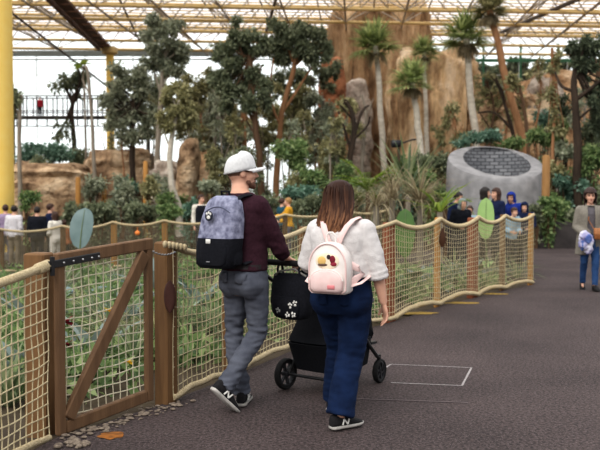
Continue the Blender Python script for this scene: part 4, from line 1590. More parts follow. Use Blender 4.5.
tree('bare_tree', 39, [(538, 170), (536, 130), (541, 95), (537, 60)], .06, .03, [(536, 70, 8, 14), (543, 98, 6, 10)], 260, .15, .06, LF_OLIVE, BK_WARM,
     'thin vine stem in front of the middle of the orange rock wall', [([(539, 110), (530, 90)], .03, .015)], 68)
tree('bare_tree', 28.5, [(566, 205), (565, 160), (562, 130), (566, 95)], .07, .035, [(562, 104, 9, 10)], 260, .13, .055, LF_DEEP, BK_DARK,
     'slim dark stem left of the gnarled tree', [([(563, 130), (553, 112)], .03, .015), ([(564, 118), (574, 104)], .03, .015)], 69)
rnd = random.Random(42)
for k, px in enumerate([206, 224, 233, 249, 258, 267, 287, 296, 306, 317, 329, 336, 343, 186, 150, 126, 108]):
    Y = rnd.uniform(31, 39)
    x1 = px + rnd.uniform(-7, 7); yt = rnd.uniform(95, 135)
    tree('sapling', Y, [(px, 212), (px + rnd.uniform(-3, 3), 170), ((px + x1) / 2 + rnd.uniform(-3, 3), 145), (x1, yt)], .05, .025,
         [(x1, yt + 6, 8, 9), (x1 + rnd.uniform(-6, 6), yt + 30, 8, 9)], 260, .15, .065, LF_GREY if k % 2 else LF_OLIVE, BK_GREY if k % 3 else BK_WARM,
         'thin sapling stem in the thicket behind the couple', [([(px, 160), (px + rnd.choice((-1, 1)) * 9, 132)], .025, .012)], 80 + k, 'saplings in the thicket')
for k in range(34):
    px = rnd.choice([rnd.uniform(86, 350), rnd.uniform(350, 440)]); Y = rnd.uniform(27, 36)
    py = rnd.uniform(165, 205)
    shrub('shrub', px, py, rnd.uniform(9, 15), rnd.uniform(9, 15), Y, 520, .14, .065, rnd.choice([LF_GREY, LF_OLIVE, LF_MID, LF_DARK, LF_BLUE]),
          'leafy bush among many in the thicket beyond the distant net', 200 + k, group='bushes in the thicket')
# low growth hiding the soil inside the nets
for k in range(60):
    Y = rnd.uniform(6.6, 17); px = rnd.uniform(-20, 530)
    p = onsoil(px, Y)
    if inside(p.x, p.y, PATH_EDGE) or edge_dist(p.x, p.y, PATH_EDGE) < .55:
        continue
    strap_plant('flax_plant', px, Y, 34, rnd.uniform(.45, .75), .032, rnd.choice([LF_MID, LF_STRAP, LF_DARK, LF_OLIVE, LF_DARK]),
                'grassy strap-leaved clump among many in the bed behind the nets', (30, 88), 1.3, None, 300 + k, group='grassy clumps in the bed', segs=5)

tree('broadleaf_tree', 37, [(506, 190), (504, 150), (508, 115), (502, 90)], .09, .04, [(500, 96, 12, 14), (514, 112, 10, 14), (492, 122, 10, 12)], 900, .15, .065, LF_OLIVE, BK_WARM,
     'olive tree behind the slanting stems of the leaning palm', [([(507, 120), (518, 104)], .04, .02)], 131)
tree('broadleaf_tree', 36, [(586, 190), (588, 150), (584, 118), (589, 95)], .09, .04, [(586, 100, 12, 12), (574, 122, 10, 12), (598, 118, 10, 14)], 900, .15, .065, LF_GREY, BK_GREY,
     'grey-green tree in front of the right end of the orange rock wall', [([(585, 125), (575, 110)], .04, .02)], 132)
tree('broadleaf_tree', 34, [(455, 190), (452, 160), (456, 130), (450, 108)], .08, .035, [(450, 112, 10, 10), (442, 134, 10, 12), (460, 140, 9, 10)], 700, .14, .06, LF_OLIVE, BK_WARM,
     'small olive tree between the shorter palm and the smooth grey palm', [([(455, 140), (464, 124)], .03, .015)], 133)
# ------------------------------------------------------------------ people
def skin(name, c1, c2):
    m = mat(name, c1, c2, 14, .55, .05, 120, contrast=.8)
    return m
SK_FAIR = skin('fair_skin', (206, 158, 134), (222, 178, 154))
SK_TAN = skin('tan_skin', (186, 138, 112), (204, 158, 132))
def cloth(name, c1, c2=None, scale=60, bump=.25, bs=260):
    c2 = c2 or tuple(min(255, int(k * 1.14 + 4)) for k in c1)
    return mat(name, c1, c2, scale, .9, bump, bs, spec=.15)
def denim(name, c1, c2):
    return mat(name, c1, c2, 9, .9, .3, 320, spec=.15, contrast=.7, detail=8)
HAIR_BRN = mat('brown_hair', (46, 28, 22), (84, 54, 40), 40, .5, .5, 90, stretch=(3, 3, .5), spec=.4)
HAIR_DRK = mat('dark_hair', (24, 20, 18), (46, 36, 32), 40, .5, .5, 90, stretch=(3, 3, .5), spec=.4)
HAIR_BLD = mat('blond_hair', (150, 112, 72), (186, 148, 100), 40, .6, .5, 90, stretch=(3, 3, .5))
EYE_M = mat('dark_eye', (34, 24, 20), (48, 34, 28), 20, .25, spec=.6)
LIP_M = mat('lip', (150, 84, 78), (166, 98, 90), 20, .5)
SOLE_M = mat('white_sole', (172, 168, 162), (196, 192, 186), 40, .7)
BLK_SHOE = mat('black_shoe_suede', (26, 25, 27), (42, 40, 42), 60, .9, .2, 200)
WHITE_M = mat('white_patch', (214, 212, 206), (232, 230, 224), 40, .7)

TORSO = [(.80, .085, .08, 'hip', -.005), (.86, .150, .112, 'hip', -.012), (.93, .172, .122, 'hip', -.018), (1.0, .164, .112, 'hip', -.008),
         (1.07, .150, .10, 'waist', 0), (1.15, .150, .10, 'waist', .005), (1.24, .162, .11, 'chest', .008), (1.33, .176, .115, 'chest', .006),
         (1.39, .172, .104, 'chest', -.002), (1.435, .135, .084, 'chest', -.008), (1.47, .085, .066, None, -.010), (1.505, .056, .058, None, -.004)]

class Fig:
    def __init__(f, base, heading, H, w=None, J=None, W=None, head=(0, 0)):
        f.base = V(base); f.h = R(heading); f.s = H / 1.75
        f.w = dict(hip=1, waist=1, chest=1, arm=1, leg=1, depth=1); f.w.update(w or {})
        s = f.s
        D = dict(pelvis=V((0, 0, .95)), chest=V((0, .0, 1.3)), neck=V((0, 0, 1.49)), skull=V((0, .025, 1.635)))
        for n, k in (('R', 1), ('L', -1)):
            D['sh' + n] = V((.185 * k, -.005, 1.415)); D['el' + n] = V((.225 * k, -.03, 1.12)); D['wr' + n] = V((.225 * k, .04, .875))
            D['hip' + n] = V((.088 * k, 0, .90)); D['kn' + n] = V((.095 * k, .02, .50)); D['an' + n] = V((.10 * k, -.02, .085))
            D['toe' + n] = V((.14 * k, 1, 0))
        f.J = {k: v * s if not k.startswith('toe') else v for k, v in D.items()}
        for k, v in (J or {}).items():
            f.J[k] = V(v) * s if not k.startswith('toe') else V(v)
        for k, v in (W or {}).items():
            f.J[k] = f.loc(v)
        f.head = head

    def loc(f, p):
        d = V(p) - f.base
        c, s = math.cos(f.h), math.sin(f.h)
        return V((d.x * c - d.y * s, d.x * s + d.y * c, d.z))

    def spine(f, z):
        J = f.J; s = f.s
        pts = [(.95 * s, J['pelvis']), (1.3 * s, J['chest']), (1.49 * s, J['neck'])]
        if z <= pts[0][0]:
            q = J['pelvis']; return q.x, q.y, z - pts[0][0] + q.z
        for (a, p), (b, q) in zip(pts[:-1], pts[1:]):
            if z <= b:
                t = (z - a) / (b - a)
                m = p.lerp(q, t)
                return m.x, m.y, m.z
        q = pts[-1][1]
        return q.x, q.y, q.z + z - pts[-1][0]

    def torso(f, mb, z0, z1, m, n=28, flare=0.0):
        s = f.s
        rows = []
        zs = [t[0] for t in TORSO]
        Z = sorted({z0, z1} | {z for z in zs if z0 < z < z1})
        for z in Z:
            k = max(0, min(len(TORSO) - 2, sum(1 for q in zs if q <= z) - 1))
            a, b = TORSO[k], TORSO[k + 1]
            t = max(0, min(1, (z - a[0]) / (b[0] - a[0])))
            wa = f.w.get(a[3], 1); wb = f.w.get(b[3], 1)
            rx = (a[1] * wa * (1 - t) + b[1] * wb * t) * s + m
            da = 1 + (wa - 1) * 1.0; db = 1 + (wb - 1) * 1.0
            ry = (a[2] * da * (1 - t) + b[2] * db * t) * s * f.w['depth'] + m
            oy = (a[4] * (1 - t) + b[4] * t) * s
            if flare:
                e = flare * (1 - smoothstep(z0, z0 + .25, z)); rx += e; ry += e
            x, y, zz = f.spine(z * s)
            rows.append([V((x + rx * math.copysign(abs(math.cos(g)) ** .9, math.cos(g)), y + oy + ry * math.copysign(abs(math.sin(g)) ** .9, math.sin(g)), zz))
                         for g in [2 * math.pi * i / n for i in range(n)]])
        mb.loft(rows)

    def leg(f, mb, n, rads, m=0.0, to=1.0, nseg=14, flare=None):
        """rads at hip, mid thigh, knee, calf, ankle"""
        J = f.J; s = f.s
        h, k, a = J['hip' + n], J['kn' + n], J['an' + n]
        d = (k - h); e = (a - k)
        back = V((0, -1, 0))
        P = [h + V((0, 0, .03 * s)), h.lerp(k, .4) + V((0, .012 * s, 0)), k, k.lerp(a, .38) + back * .018 * s, k.lerp(a, .75) + back * .006 * s, k.lerp(a, to)]
        rr = [r * s * f.w['leg'] + m for r in rads]
        mb.tube(P, rr, nseg, ref=(1, 0, 0))

    def arm(f, mb, n, rads, m=0.0, to=1.0, nseg=12):
        J = f.J; s = f.s
        a, b, c = J['sh' + n], J['el' + n], J['wr' + n]
        nk = J['neck'] + V((0, -.012 * s, -.045 * s))
        mb.tube([nk, nk.lerp(a, .55) + V((0, 0, .006 * s)), a], [.05 * s + m, .056 * s + m, .058 * s + m], nseg)
        rr = [r * s * f.w['arm'] + m for r in rads]
        P = [a, a.lerp(b, .45), b, b.lerp(c, .35), b.lerp(c, .7), c]
        if to < 1.0:
            if to >= .5:
                t = (to - .5) / .5
                P = [a, a.lerp(b, .45), b, b.lerp(c, t * .5), b.lerp(c, t)]
            else:
                P = [a, a.lerp(b, to), a.lerp(b, to * 2)]
            rr = rr[:len(P)]
        mb.ellipsoid(a, (rr[0] * 1.04,) * 3, None, 12, 8)
        mb.tube(P, rr, nseg)

    def hand(f, mb, n, d=None, nrm=None, curl=.35, spread=1.0, thumb=.5):
        s = f.s; J = f.J
        w = J['wr' + n]
        d = V(d).normalized() if d is not None else (w - J['el' + n]).normalized()
        k = 1 if n == 'R' else -1
        nrm = V(nrm) if nrm is not None else V((-k, 0, 0))
        nrm = (nrm - d * d.dot(nrm)).normalized()
        side = d.cross(nrm) * 1.0      # towards the thumb for the right hand when palm faces nrm
        if n == 'L':
            side = -side
        pl = .095 * s
        c0 = w + d * .01 * s
        mb.tube([w - d * .02 * s, w + d * .015 * s, w + d * .05 * s, w + d * pl], [(.024 * s, .018 * s), (.030 * s, .017 * s), (.040 * s, .016 * s), (.038 * s, .013 * s)], 14, ref=side)
        for i, L in enumerate((.070, .080, .075, .058)):
            o = (1.5 - i) / 1.5 * .029 * s
            p = w + d * (pl - .006 * s) + side * o
            dd = (d + side * (.09 * (1.5 - i) * spread)).normalized()
            c = curl * (1 + .12 * i)
            pts = [p - dd * .02 * s, p]
            for j, fr in enumerate((.45, .3, .25)):
                ax = dd.cross(nrm).normalized()
                dd = Matrix.Rotation(c * (1.0, 1.15, .8)[j], 3, ax) @ dd
                p = p + dd * L * s * fr * 1.05
                pts.append(p)
            mb.tube(pts, [.0095 * s, .0095 * s, .0090 * s, .0084 * s, .0070 * s], 8)
            mb.ellipsoid(pts[-1], (.0072 * s,) * 3, None, 6, 4)
        tb = w + d * .028 * s + side * .026 * s
        td = (d * .75 + side * .75 + nrm * thumb * .6).normalized()
        p1 = tb + td * .038 * s
        td2 = (td * .8 + d * .5 + nrm * thumb * .5).normalized()
        p2 = p1 + td2 * .03 * s
        p3 = p2 + td2 * .022 * s
        mb.tube([tb - td * .012 * s, p1, p2, p3], [.0135 * s, .0115 * s, .0105 * s, .008 * s], 8)

    def HM(f):
        yaw, pitch = f.head[:2]
        return Matrix.Rotation(-R(yaw), 3, 'Z') @ Matrix.Rotation(R(pitch), 3, 'X')

    def hp(f, x, y, z):
        return f.J['skull'] + f.HM() @ (V((x, y, z)) * f.s)

    def headmesh(f, mb, fem=False):
        s = f.s; M = f.HM(); E = lambda c, r, Q=None: mb.ellipsoid(f.hp(*c), tuple(q * s for q in r), M if Q is None else M @ Q, 20, 14)
        E((0, -.012, .030), (.074, .095, .090))
        E((0, -.035, -.005), (.066, .066, .070))
        E((0, .028, -.030), (.062, .058, .082))
        E((0, .040, -.078), (.046, .044, .038))
        E((0, .072, -.098), (.022, .018, .018))
        E((0, .078, .028), (.048, .012, .012))
        for k in (-1, 1):
            E((k * .040, .058, -.030), (.022, .024, .026))
            E((k * .073, -.008, -.014), (.010, .022, .031), Matrix.Rotation(k * .3, 3, 'Z'))
        mb.tube([f.hp(0, .083, .018), f.hp(0, .097, -.008), f.hp(0, .112, -.032), f.hp(0, .090, -.042)],
                [.008 * s, .010 * s, .0135 * s, .008 * s], 10)
        for k in (-1, 1):
            E((k * .011, .094, -.036), (.009, .010, .007))
        E((0, .083, -.064), (.022, .010, .006))
        E((0, .081, -.074), (.019, .010, .006))
        nb = f.J['neck'] + V((0, -.005 * s, -.03 * s))
        r = (.050 if fem else .058) * s
        mb.tube([f.hp(0, -.022, -.02), f.hp(0, -.020, -.085), nb], [r, r * .98, r * 1.15], 16)

    def body(f, m, voxel=.009, hands=None, fem=False, disp=None, foot=None):
        mb = MB()
        f.torso(mb, .80, 1.505, 0)
        for n in 'RL':
            f.leg(mb, n, (.090, .080, .055, .053, .042, .036))
            f.arm(mb, n, (.052, .046, .038, .038, .031, .025))
            h = (hands or {}).get(n, {})
            f.hand(mb, n, **h)
            a = f.J['an' + n]
            t = f.J['toe' + n].normalized()
            pt = (foot or {}).get(n, 0); q = (t * math.cos(pt) - V((0, 0, math.sin(pt)))); dn = (-t * math.sin(pt) - V((0, 0, math.cos(pt))))
            mb.tube([a, a + q * .05 * f.s + dn * .028 * f.s, a + q * .14 * f.s + dn * .045 * f.s], [.028 * f.s, .025 * f.s, .016 * f.s], 10)
        f.headmesh(mb, fem)
        mb = fuse(mb, voxel * f.s, 2)
        o = mb.build('person', m)
        o.location = f.base
        o.rotation_euler = (0, 0, -f.h)
        f.root = o
        return o

    def face(f, skinm=None, brow=HAIR_DRK, lips=LIP_M):
        s = f.s; M = f.HM()
        for k in (-1, 1):
            mb = MB(); mb.ellipsoid(f.hp(k * .030, .079, .006), (.011 * s, .006 * s, .0065 * s), M, 10, 6); mb.build('eye', EYE_M, f.root)
            mb = MB(); mb.tube([f.hp(k * .014, .090, .024), f.hp(k * .030, .091, .030), f.hp(k * .046, .080, .025)], .0042 * s, 6); mb.build('eyebrow', brow, f.root)
        mb = MB(); mb.ellipsoid(f.hp(0, .089, -.069), (.023 * s, .008 * s, .0075 * s), M, 12, 6); mb.build('lips', lips, f.root)

    def hair(f, m, style='short', seed=0, grow=1.0, name='hair', maxz=9):
        s = f.s; M = f.HM()
        mb = MB()
        c = V((0, -.018, .030))
        nu, nv = 40, 26
        rx, ry, rz = .084 * grow, .104 * grow, .100 * grow
        mb.ellipsoid((0, 0, 0), (rx, ry, rz), None, nu, nv)
        verts = [V(p) + c for p in mb.v]
        low = {'short': -.055, 'bob': -.115, 'long': -.11}[style]
        if style in ('bob', 'long'):
            nvv = []
            for p in verts:
                q = p.copy()
                if q.z < .02:
                    t = (.02 - q.z)
                    k = 1 + 1.1 * t / .1
                    ang = math.atan2(q.y - c.y, q.x)
                    r = max(math.hypot((q.x) / rx, (q.y - c.y) / ry), .86)
                    q.x = math.cos(ang) * rx * min(1.06, max(r, .9) * 1.04); q.y = c.y + math.sin(ang) * ry * min(1.04, max(r, .9) * 1.02)
                    q.z = .02 - t * (1.6 if style == 'bob' else 3.4)
                nvv.append(q)
            verts = nvv
        keep = []
        def open_face(p):
            if style == 'short':
                return (p.y > .035 and p.z < .055) or (p.z < low) or (p.y > -.0 and p.z < -.005)
            return (p.y > .028 and p.z < .058)
        out = MB()
        out.v = []
        for p in verts:
            n1 = noise.noise(V((p.x * 30 + seed, p.y * 30, p.z * 9)))
            q = p + (p - c).normalized() * (.006 * n1)
            if style != 'short':
                q += (p - c).normalized() * .008 * noise.noise(V((p.x * 14, p.y * 14, p.z * 14 + seed)))
            out.v.append(tuple(f.J['skull'] + M @ (q * s)))
        for fc in mb.f:
            ctr = sum((verts[i] for i in fc), V()) / len(fc)
            if not open_face(ctr) and ctr.z < maxz:
                out.face(fc)
        o = out.build(name, m, f.root)
        sol = o.modifiers.new('thick', 'SOLIDIFY'); sol.thickness = .012 * s; sol.offset = -1
        return o

    def top(f, m, zhem=.93, margin=.014, sleeve=1.0, arm_r=(.062, .056, .048, .047, .042, .036), voxel=.011, fold=.005, name='jumper', flare=0.0, neck=1.485, seed=0, roll=0.0, open_front=False):
        mb = MB()
        f.torso(mb, zhem, neck, margin, flare=flare)
        for n in 'RL':
            f.arm(mb, n, arm_r, margin * .35, sleeve)
            if roll:
                J = f.J
                t = (sleeve - .5) * 2
                c0 = J['el' + n].lerp(J['wr' + n], t); c1 = J['el' + n].lerp(J['wr' + n], max(0, t - .28))
                r = arm_r[3] * f.s * f.w['arm']
                mb.tube([c1, c1.lerp(c0, .3), c1.lerp(c0, .5), c1.lerp(c0, .75), c0], [r * .9, r + roll, r + roll * .55, r + roll * 1.15, r + roll * .6], 14)
        J = f.J
        def disp(v):
            a = noise.noise(V((v.x * 9 + seed, v.y * 9, v.z * 16)))
            b = noise.noise(V((v.x * 22, v.y * 22 + seed, v.z * 30)))
            e = 0
            for n in 'RL':
                e += math.exp(-((v - J['el' + n]).length / (.13 * f.s)) ** 2)
            return fold * (a + .5 * b) * (1 + 1.5 * e)
        return fuse(mb, voxel * f.s, 3, disp).build(name, m, f.root)

    def trousers(f, m, rads=(.098, .092, .070, .068, .066, .066), margin=.008, waist=1.0, to=1.0, voxel=.011, fold=.006, name='jeans', seed=0, stack=1.0):
        mb = MB()
        f.torso(mb, .80, waist, margin + .004)
        for n in 'RL':
            f.leg(mb, n, rads, margin, to, 16)
            h = f.J['hip' + n]
            mb.ellipsoid(h + V((0, -.03 * f.s, -.01 * f.s)), (.098 * f.s * f.w['hip'], .112 * f.s * f.w['hip'], .13 * f.s), None, 14, 10)
        J = f.J
        def disp(v):
            a = noise.noise(V((v.x * 7 + seed, v.y * 7, v.z * 13)))
            b = noise.noise(V((v.x * 13, v.y * 13 + seed, v.z * 34)))
            e = 0; g = 0
            for n in 'RL':
                e += math.exp(-((v - J['kn' + n]).length / (.15 * f.s)) ** 2)
                g += math.exp(-((v - J['an' + n]).length / (.16 * f.s)) ** 2)
            return fold * (a * .8 + b * (.35 + 1.3 * e + 2.0 * g * stack))
        return fuse(mb, voxel * f.s, 3, disp).build(name, m, f.root)

    def shoe(f, n, m=BLK_SHOE, sole=SOLE_M, pitch=0.0, logo=None, L=.285, ground_z=None, name='shoe', lace=True):
        """pitch > 0 lifts the heel"""
        s = f.s
        a = f.J['an' + n]
        t = f.J['toe' + n].copy(); t.z = 0; t.normalize()
        side = t.cross(V((0, 0, 1)))
        Mx = Matrix((side, t, V((0, 0, 1)))).transposed()
        Mx = Matrix.Rotation(-pitch, 3, side) @ Mx
        org = a + Mx @ V((0, 0, -.075 * s))
        def T(x, y, z):
            return org + Mx @ V((x * s, y * s, z * s))
        k = L / .285
        # sections: y, half width, height of upper
        sec = [(-.075, .022, .085), (-.065, .034, .098), (-.03, .038, .102), (.02, .038, .098), (.06, .041, .078), (.11, .046, .058), (.15, .046, .047), (.185, .036, .036), (.205, .016, .022)]
        rings = []
        for y, w, h in sec:
            y *= k
            r = []
            for i in range(16):
                g = 2 * math.pi * i / 16
                cx = math.copysign(abs(math.cos(g)) ** .75, math.cos(g)); cz = math.copysign(abs(math.sin(g)) ** .75, math.sin(g))
                r.append(T(w * cx * (1 - .22 * max(0, cz)), y, .014 + (h - .014) / 2 + (h - .014) / 2 * cz))
            rings.append(r)
        mb = MB(); mb.loft(rings)
        sh = mb.build(name, m, f.root)
        rings = []
        for z, gw in ((0, .9), (.005, 1.03), (.016, 1.05), (.021, 1.0)):
            r = []
            ys = [q[0] * k for q in sec]; ws = [q[1] for q in sec]
            outl = [(ws[i] * gw + .002, ys[i] * (1.0 + (gw - 1) * .3)) for i in range(len(sec))]
            for x, y in outl: r.append(T(x, y, z + .008 * max(0, (y - .14) / .065) * (1 if z < .01 else .3)))
            for x, y in reversed(outl): r.append(T(-x, y, z + .008 * max(0, (y - .14) / .065) * (1 if z < .01 else .3)))
            rings.append(r)
        mb = MB(); mb.loft(rings); mb.build('sole', sole, sh)
        if logo:
            for sg in (-1, 1):
                mb = MB()
                x = .0455 * sg
                def Q(y, z):
                    yy = y * k
                    wv = np.interp(yy / k, [q[0] for q in sec], [q[1] for q in sec])
                    return T(sg * (wv * (1 - .10 * max(0, (z - .05) / .05)) + .003), yy, z)
                y0, y1 = (.0, .055)
                for (p, q) in (((y0, .028), (y0 + .012, .068)), ((y0 + .012, .068), (y1 - .012, .030)), ((y1 - .012, .030), (y1, .068))):
                    if logo == 'N':
                        mb.tube([Q(*p), Q((p[0] + q[0]) / 2, (p[1] + q[1]) / 2), Q(*q)], .0062 * s, 6)
                mb.build('letter_mark', WHITE_M, sh)
        if lace:
            mb = MB()
            for i in range(4):
                y = (.035 + .018 * i) * k; h = np.interp(y / k, [q[0] for q in sec], [q[2] for q in sec])
                mb.tube([T(-.024, y, h - .008), T(0, y + .004, h + .003), T(.024, y, h - .008)], .0035 * s, 5)
            mb.build('laces', mat('grey_lace', (90, 90, 92), (120, 120, 122), 30, .9), sh)
        # heel tab
        return sh

def dirv(h):
    return V((math.sin(R(h)), math.cos(R(h)), 0))
def rightv(h):
    return V((math.cos(R(h)), -math.sin(R(h)), 0))

# ================= the man in the cap
HM = 37
mb0 = V((-.43, 6.10, 0))
F, Rr = dirv(HM), rightv(HM)
pel = V((-.405, 6.13, .985)); che = V((-.425, 6.135, 1.36)); nec = V((-.437, 6.14, 1.585))
Wm = dict(pelvis=pel, chest=che, neck=nec, skull=nec + V((.008, .035, .150)),
          shR=nec + Rr * .175 + V((0, 0, -.105)), shL=nec - Rr * .175 + V((0, 0, -.105)),
          elR=V((-.145, 6.10, 1.165)), wrR=V((-.098, 6.21, 1.095)),
          elL=V((-.60, 6.32, 1.20)), wrL=V((-.49, 6.50, 1.06)),
          hipR=pel + Rr * .092 + V((0, 0, -.045)), hipL=pel - Rr * .092 + V((0, 0, -.045)),
          knR=V((-.315, 6.12, .535)), anR=V((-.535, 5.93, .185)),
          knL=V((-.50, 6.25, .54)), anL=V((-.43, 6.17, .085)))
man = Fig(mb0, HM, 1.84, dict(hip=.98, waist=1.05, chest=1.06, arm=1.05, leg=.98), W=Wm, J=dict(toeR=(.35, 1, 0), toeL=(-.6, 1, 0)), head=(36, 2))
o = man.body(SK_FAIR, .0075, dict(R=dict(d=man.loc(V((-.045, 6.27, 1.062))) - man.loc(V((-.098, 6.21, 1.095))), nrm=(0, .1, -1), curl=.55, thumb=.8),
                                  L=dict(curl=.4)), foot=dict(R=.80))
tag(o, 'man walking away in a white cap, dark plum jumper and grey jeans', 'person')
man.face()
man.hair(mat('cropped_hair', (96, 72, 58), (128, 98, 80), 120, .8), 'short', 1, .955, 'hair', .036)
JUMPER = cloth('plum_knit', (50, 27, 36), (66, 38, 48))
man.top(JUMPER, .975, .020, .80, (.066, .060, .050, .048, .042, .038), .010, .006, 'jumper', seed=3)
MJ = denim('grey_denim', (70, 73, 84), (114, 118, 129))
jn = man.trousers(MJ, (.090, .082, .064, .060, .057, .060), .007, 1.03, 1.02, .009, .0095, 'jeans', 2)
# belt, back pockets
mb = MB()
rows = []
for z in (.992, 1.022):
    q = MB(); man.torso(q, z, z + .001, .021); rows.append([V(p) for p in q.v[:28]])
mb.loft(rows, False, False); b = mb.build('belt', mat('dark_belt', (34, 28, 30), (48, 40, 42), 20, .6), jn)
def seat_patch(fig, x0, x1, z0, z1, m, parent, marg, name='back_pocket', pts=None):
    """pocket following the seat of the trousers"""
    mb = MB()
    n = 7
    rows = []
    for j in range(n):
        v = j / (n - 1)
        r = []
        for i in range(n):
            u = i / (n - 1)
            z = z0 + (z1 - z0) * v
            cut = .18 * (1 - v) * abs(u - .5) * 2
            x = x0 + (x1 - x0) * u
            q = MB(); fig.torso(q, z + .012 * (1 - v) * abs(u - .5) * 2, z + .2, marg, n=72)
            ring = [V(p) for p in q.v[:72]]
            c = min((p for p in ring if p.y < fig.J['pelvis'].y), key=lambda p: abs(p.x - fig.J['pelvis'].x - x * fig.s))
            r.append(V((fig.J['pelvis'].x + x * fig.s, c.y, c.z)))
        rows.append(r)
    mb.loft(rows, closed=False)
    o = mb.build(name, m, parent)
    sd = o.modifiers.new('t', 'SOLIDIFY'); sd.thickness = .006; sd.offset = 0
    return o
seat_patch(man, .035, .12, .89, .965, MJ, jn, .022)
seat_patch(man, -.12, -.035, .89, .965, MJ, jn, .022)
man.shoe('R', pitch=.78, logo='N')
man.shoe('L', pitch=.0, logo='N')
# beard
mb = MB()
E = lambda c, r: mb.ellipsoid(man.hp(*c), tuple(q * man.s for q in r), man.HM(), 16, 10)
E((0, .050, -.088), (.046, .042, .030)); E((0, .078, -.102), (.026, .022, .022)); E((0, .088, -.056), (.028, .011, .006))
for k in (-1, 1):
    E((k * .052, .030, -.072), (.006, .020, .022))
fuse(mb, .007, 2).build('beard', mat('dark_beard', (92, 64, 52), (128, 94, 78), 90, .9), man.root)
# cap
mb = MB()
s_ = man.s
nu, nv = 32, 10
rings = []
for j in range(nv):
    t = j / (nv - 1)
    ph = t * math.pi * .49
    rings.append([man.hp(.090 * math.cos(ph) ** .65 * math.cos(g), -.014 + .114 * math.cos(ph) ** .65 * math.sin(g), .004 + .020 * math.sin(g) + .132 * math.sin(ph) - .006 * math.sin(g) * math.sin(ph)) for g in [2 * math.pi * i / nu for i in range(nu)]])
mb.loft(rings, False, True)
CAP = cloth('white_cap', (204, 204, 204), (224, 224, 224), 50, .2)
cp = mb.build('cap', CAP, man.root)
sd = cp.modifiers.new('t', 'SOLIDIFY'); sd.thickness = .004
mb = MB()
up, dn = [], []
for i in range(15):
    a = R(-78 + 156 * i / 14)
    up.append((math.sin(a), math.cos(a)))
inner = [man.hp(.089 * x, -.014 + .113 * y, .006 + .020 * y) for x, y in up]
mid = [man.hp(.089 * x, .026 + .112 * y + .02 * y, .010 + .022 * y - .012 * abs(x)) for x, y in up]
outer = [man.hp(.084 * x, .030 + .146 * y, .006 + .022 * y - .022 * abs(x)) for x, y in up]
mb.loft([inner, mid, outer], closed=False)
b = mb.build('brim', CAP, cp); sd = b.modifiers.new('t', 'SOLIDIFY'); sd.thickness = .006
mb = MB(); mb.ellipsoid(man.hp(0, -.014, .138), (.009, .009, .005), None, 10, 6); mb.build('button', CAP, cp)
mb = MB()
mb.tube([man.hp(.0905 * math.cos(g), -.014 + .1145 * math.sin(g), .010 + .020 * math.sin(g)) for g in [math.pi * (1.15 + .7 * i / 9) for i in range(10)]], .006, 6)
mb.build('strap', mat('grey_strap', (150, 148, 146), (170, 168, 166), 30, .7), cp)

# ---- his backpack
def rrect(w, d, n=32, e=.45):
    return [(w * math.copysign(abs(math.cos(g)) ** e, math.cos(g)), d * math.copysign(abs(math.sin(g)) ** e, math.sin(g))) for g in [2 * math.pi * i / n for i in range(n)]]
bp0 = V((che.x, che.y, 1.04)) - F * .235 - Rr * .01
bag = thing('backpack', 'heathered blue-grey and black backpack worn by the man in the cap', 'backpack', bp0, -R(HM))
def bagring(z, grow=0):
    t = z / .52
    w = np.interp(t, [0, .06, .3, .7, .9, .97, 1], [.13, .16, .172, .158, .132, .105, .07]) + grow
    d = np.interp(t, [0, .06, .3, .7, .9, .97, 1], [.06, .085, .095, .085, .066, .05, .03]) + grow
    oy = .02 + .045 * t
    return [V((x - .03 * (1 - t), y + oy - .02 * (1 - t), z)) for x, y in rrect(w, d)]
HEATH = mat('heathered_blue_grey', (70, 72, 98), (176, 178, 200), 22, .9, .2, 200, contrast=.5, detail=10)
BLKFAB = cloth('black_fabric', (22, 23, 28), (34, 35, 42))
zs = [.215, .25, .30, .35, .40, .44, .47, .495, .51, .52]
mb = MB(); mb.loft([bagring(z, .002) for z in zs]); u = mb.build('upper_panel', HEATH, bag)
zs = [0, .012, .03, .08, .13, .18, .212]
mb = MB(); mb.loft([bagring(z) for z in zs]); lo = mb.build('lower_panel', BLKFAB, bag)
mb = MB(); mb.loft([[V((x, y - .075 + .02, z)) for x, y in rrect(w, .03)] for z, w in ((.025, .09), (.04, .115), (.10, .125), (.16, .12), (.185, .10))]); mb.build('front_pocket', BLKFAB, lo)
mb = MB(); mb.box((-.035, -.084, .195), (.045, .004, .032), None, .001); mb.build('white_label', WHITE_M, lo)
mb = MB(); mb.box((-.03, -.092, .05), (.035, .004, .007), None, .001); mb.build('small_tag', mat('grey_tag', (150, 150, 154)), lo)
def rag(x, z):
    r = bagring(z, .004)
    c = min((p for p in r if p.y < .05), key=lambda p: abs(p.x - x))
    return V((x, c.y, z))
mb = MB(); c = V((-.035, -.071, .375))
mb.lathe(c, (0, -1, .12), [(0, .036), (.005, .036), (.006, .032)], 24); e = mb.build('emblem', mat('dark_emblem', (34, 36, 50)), u)
mb = MB()
for dx, dz, r in ((-.018, .016, .009), (0, .023, .009), (.017, .015, .009)):
    mb.ellipsoid(c + V((dx, -.007 + .12 * dz, dz)), (r, .003, r * 1.2), None, 10, 6)
mb.ellipsoid(c + V((0, -.008, -.009)), (.018, .003, .014), None, 12, 6)
mb.build('emblem_marks', WHITE_M, e)
mb = MB()
mb.tube([rag(x, .44 - 3 * x * x) for x in np.linspace(-.12, .12, 12)], .004, 5)
mb.build('zip', mat('zip_tape', (84, 88, 108), (100, 104, 124)), u)
mb = MB(); mb.tube([V((-.04, .07, .51)), V((-.035, .06, .55)), V((.035, .06, .55)), V((.04, .07, .51))], .009, 8); mb.build('grab_handle', BLKFAB, bag)
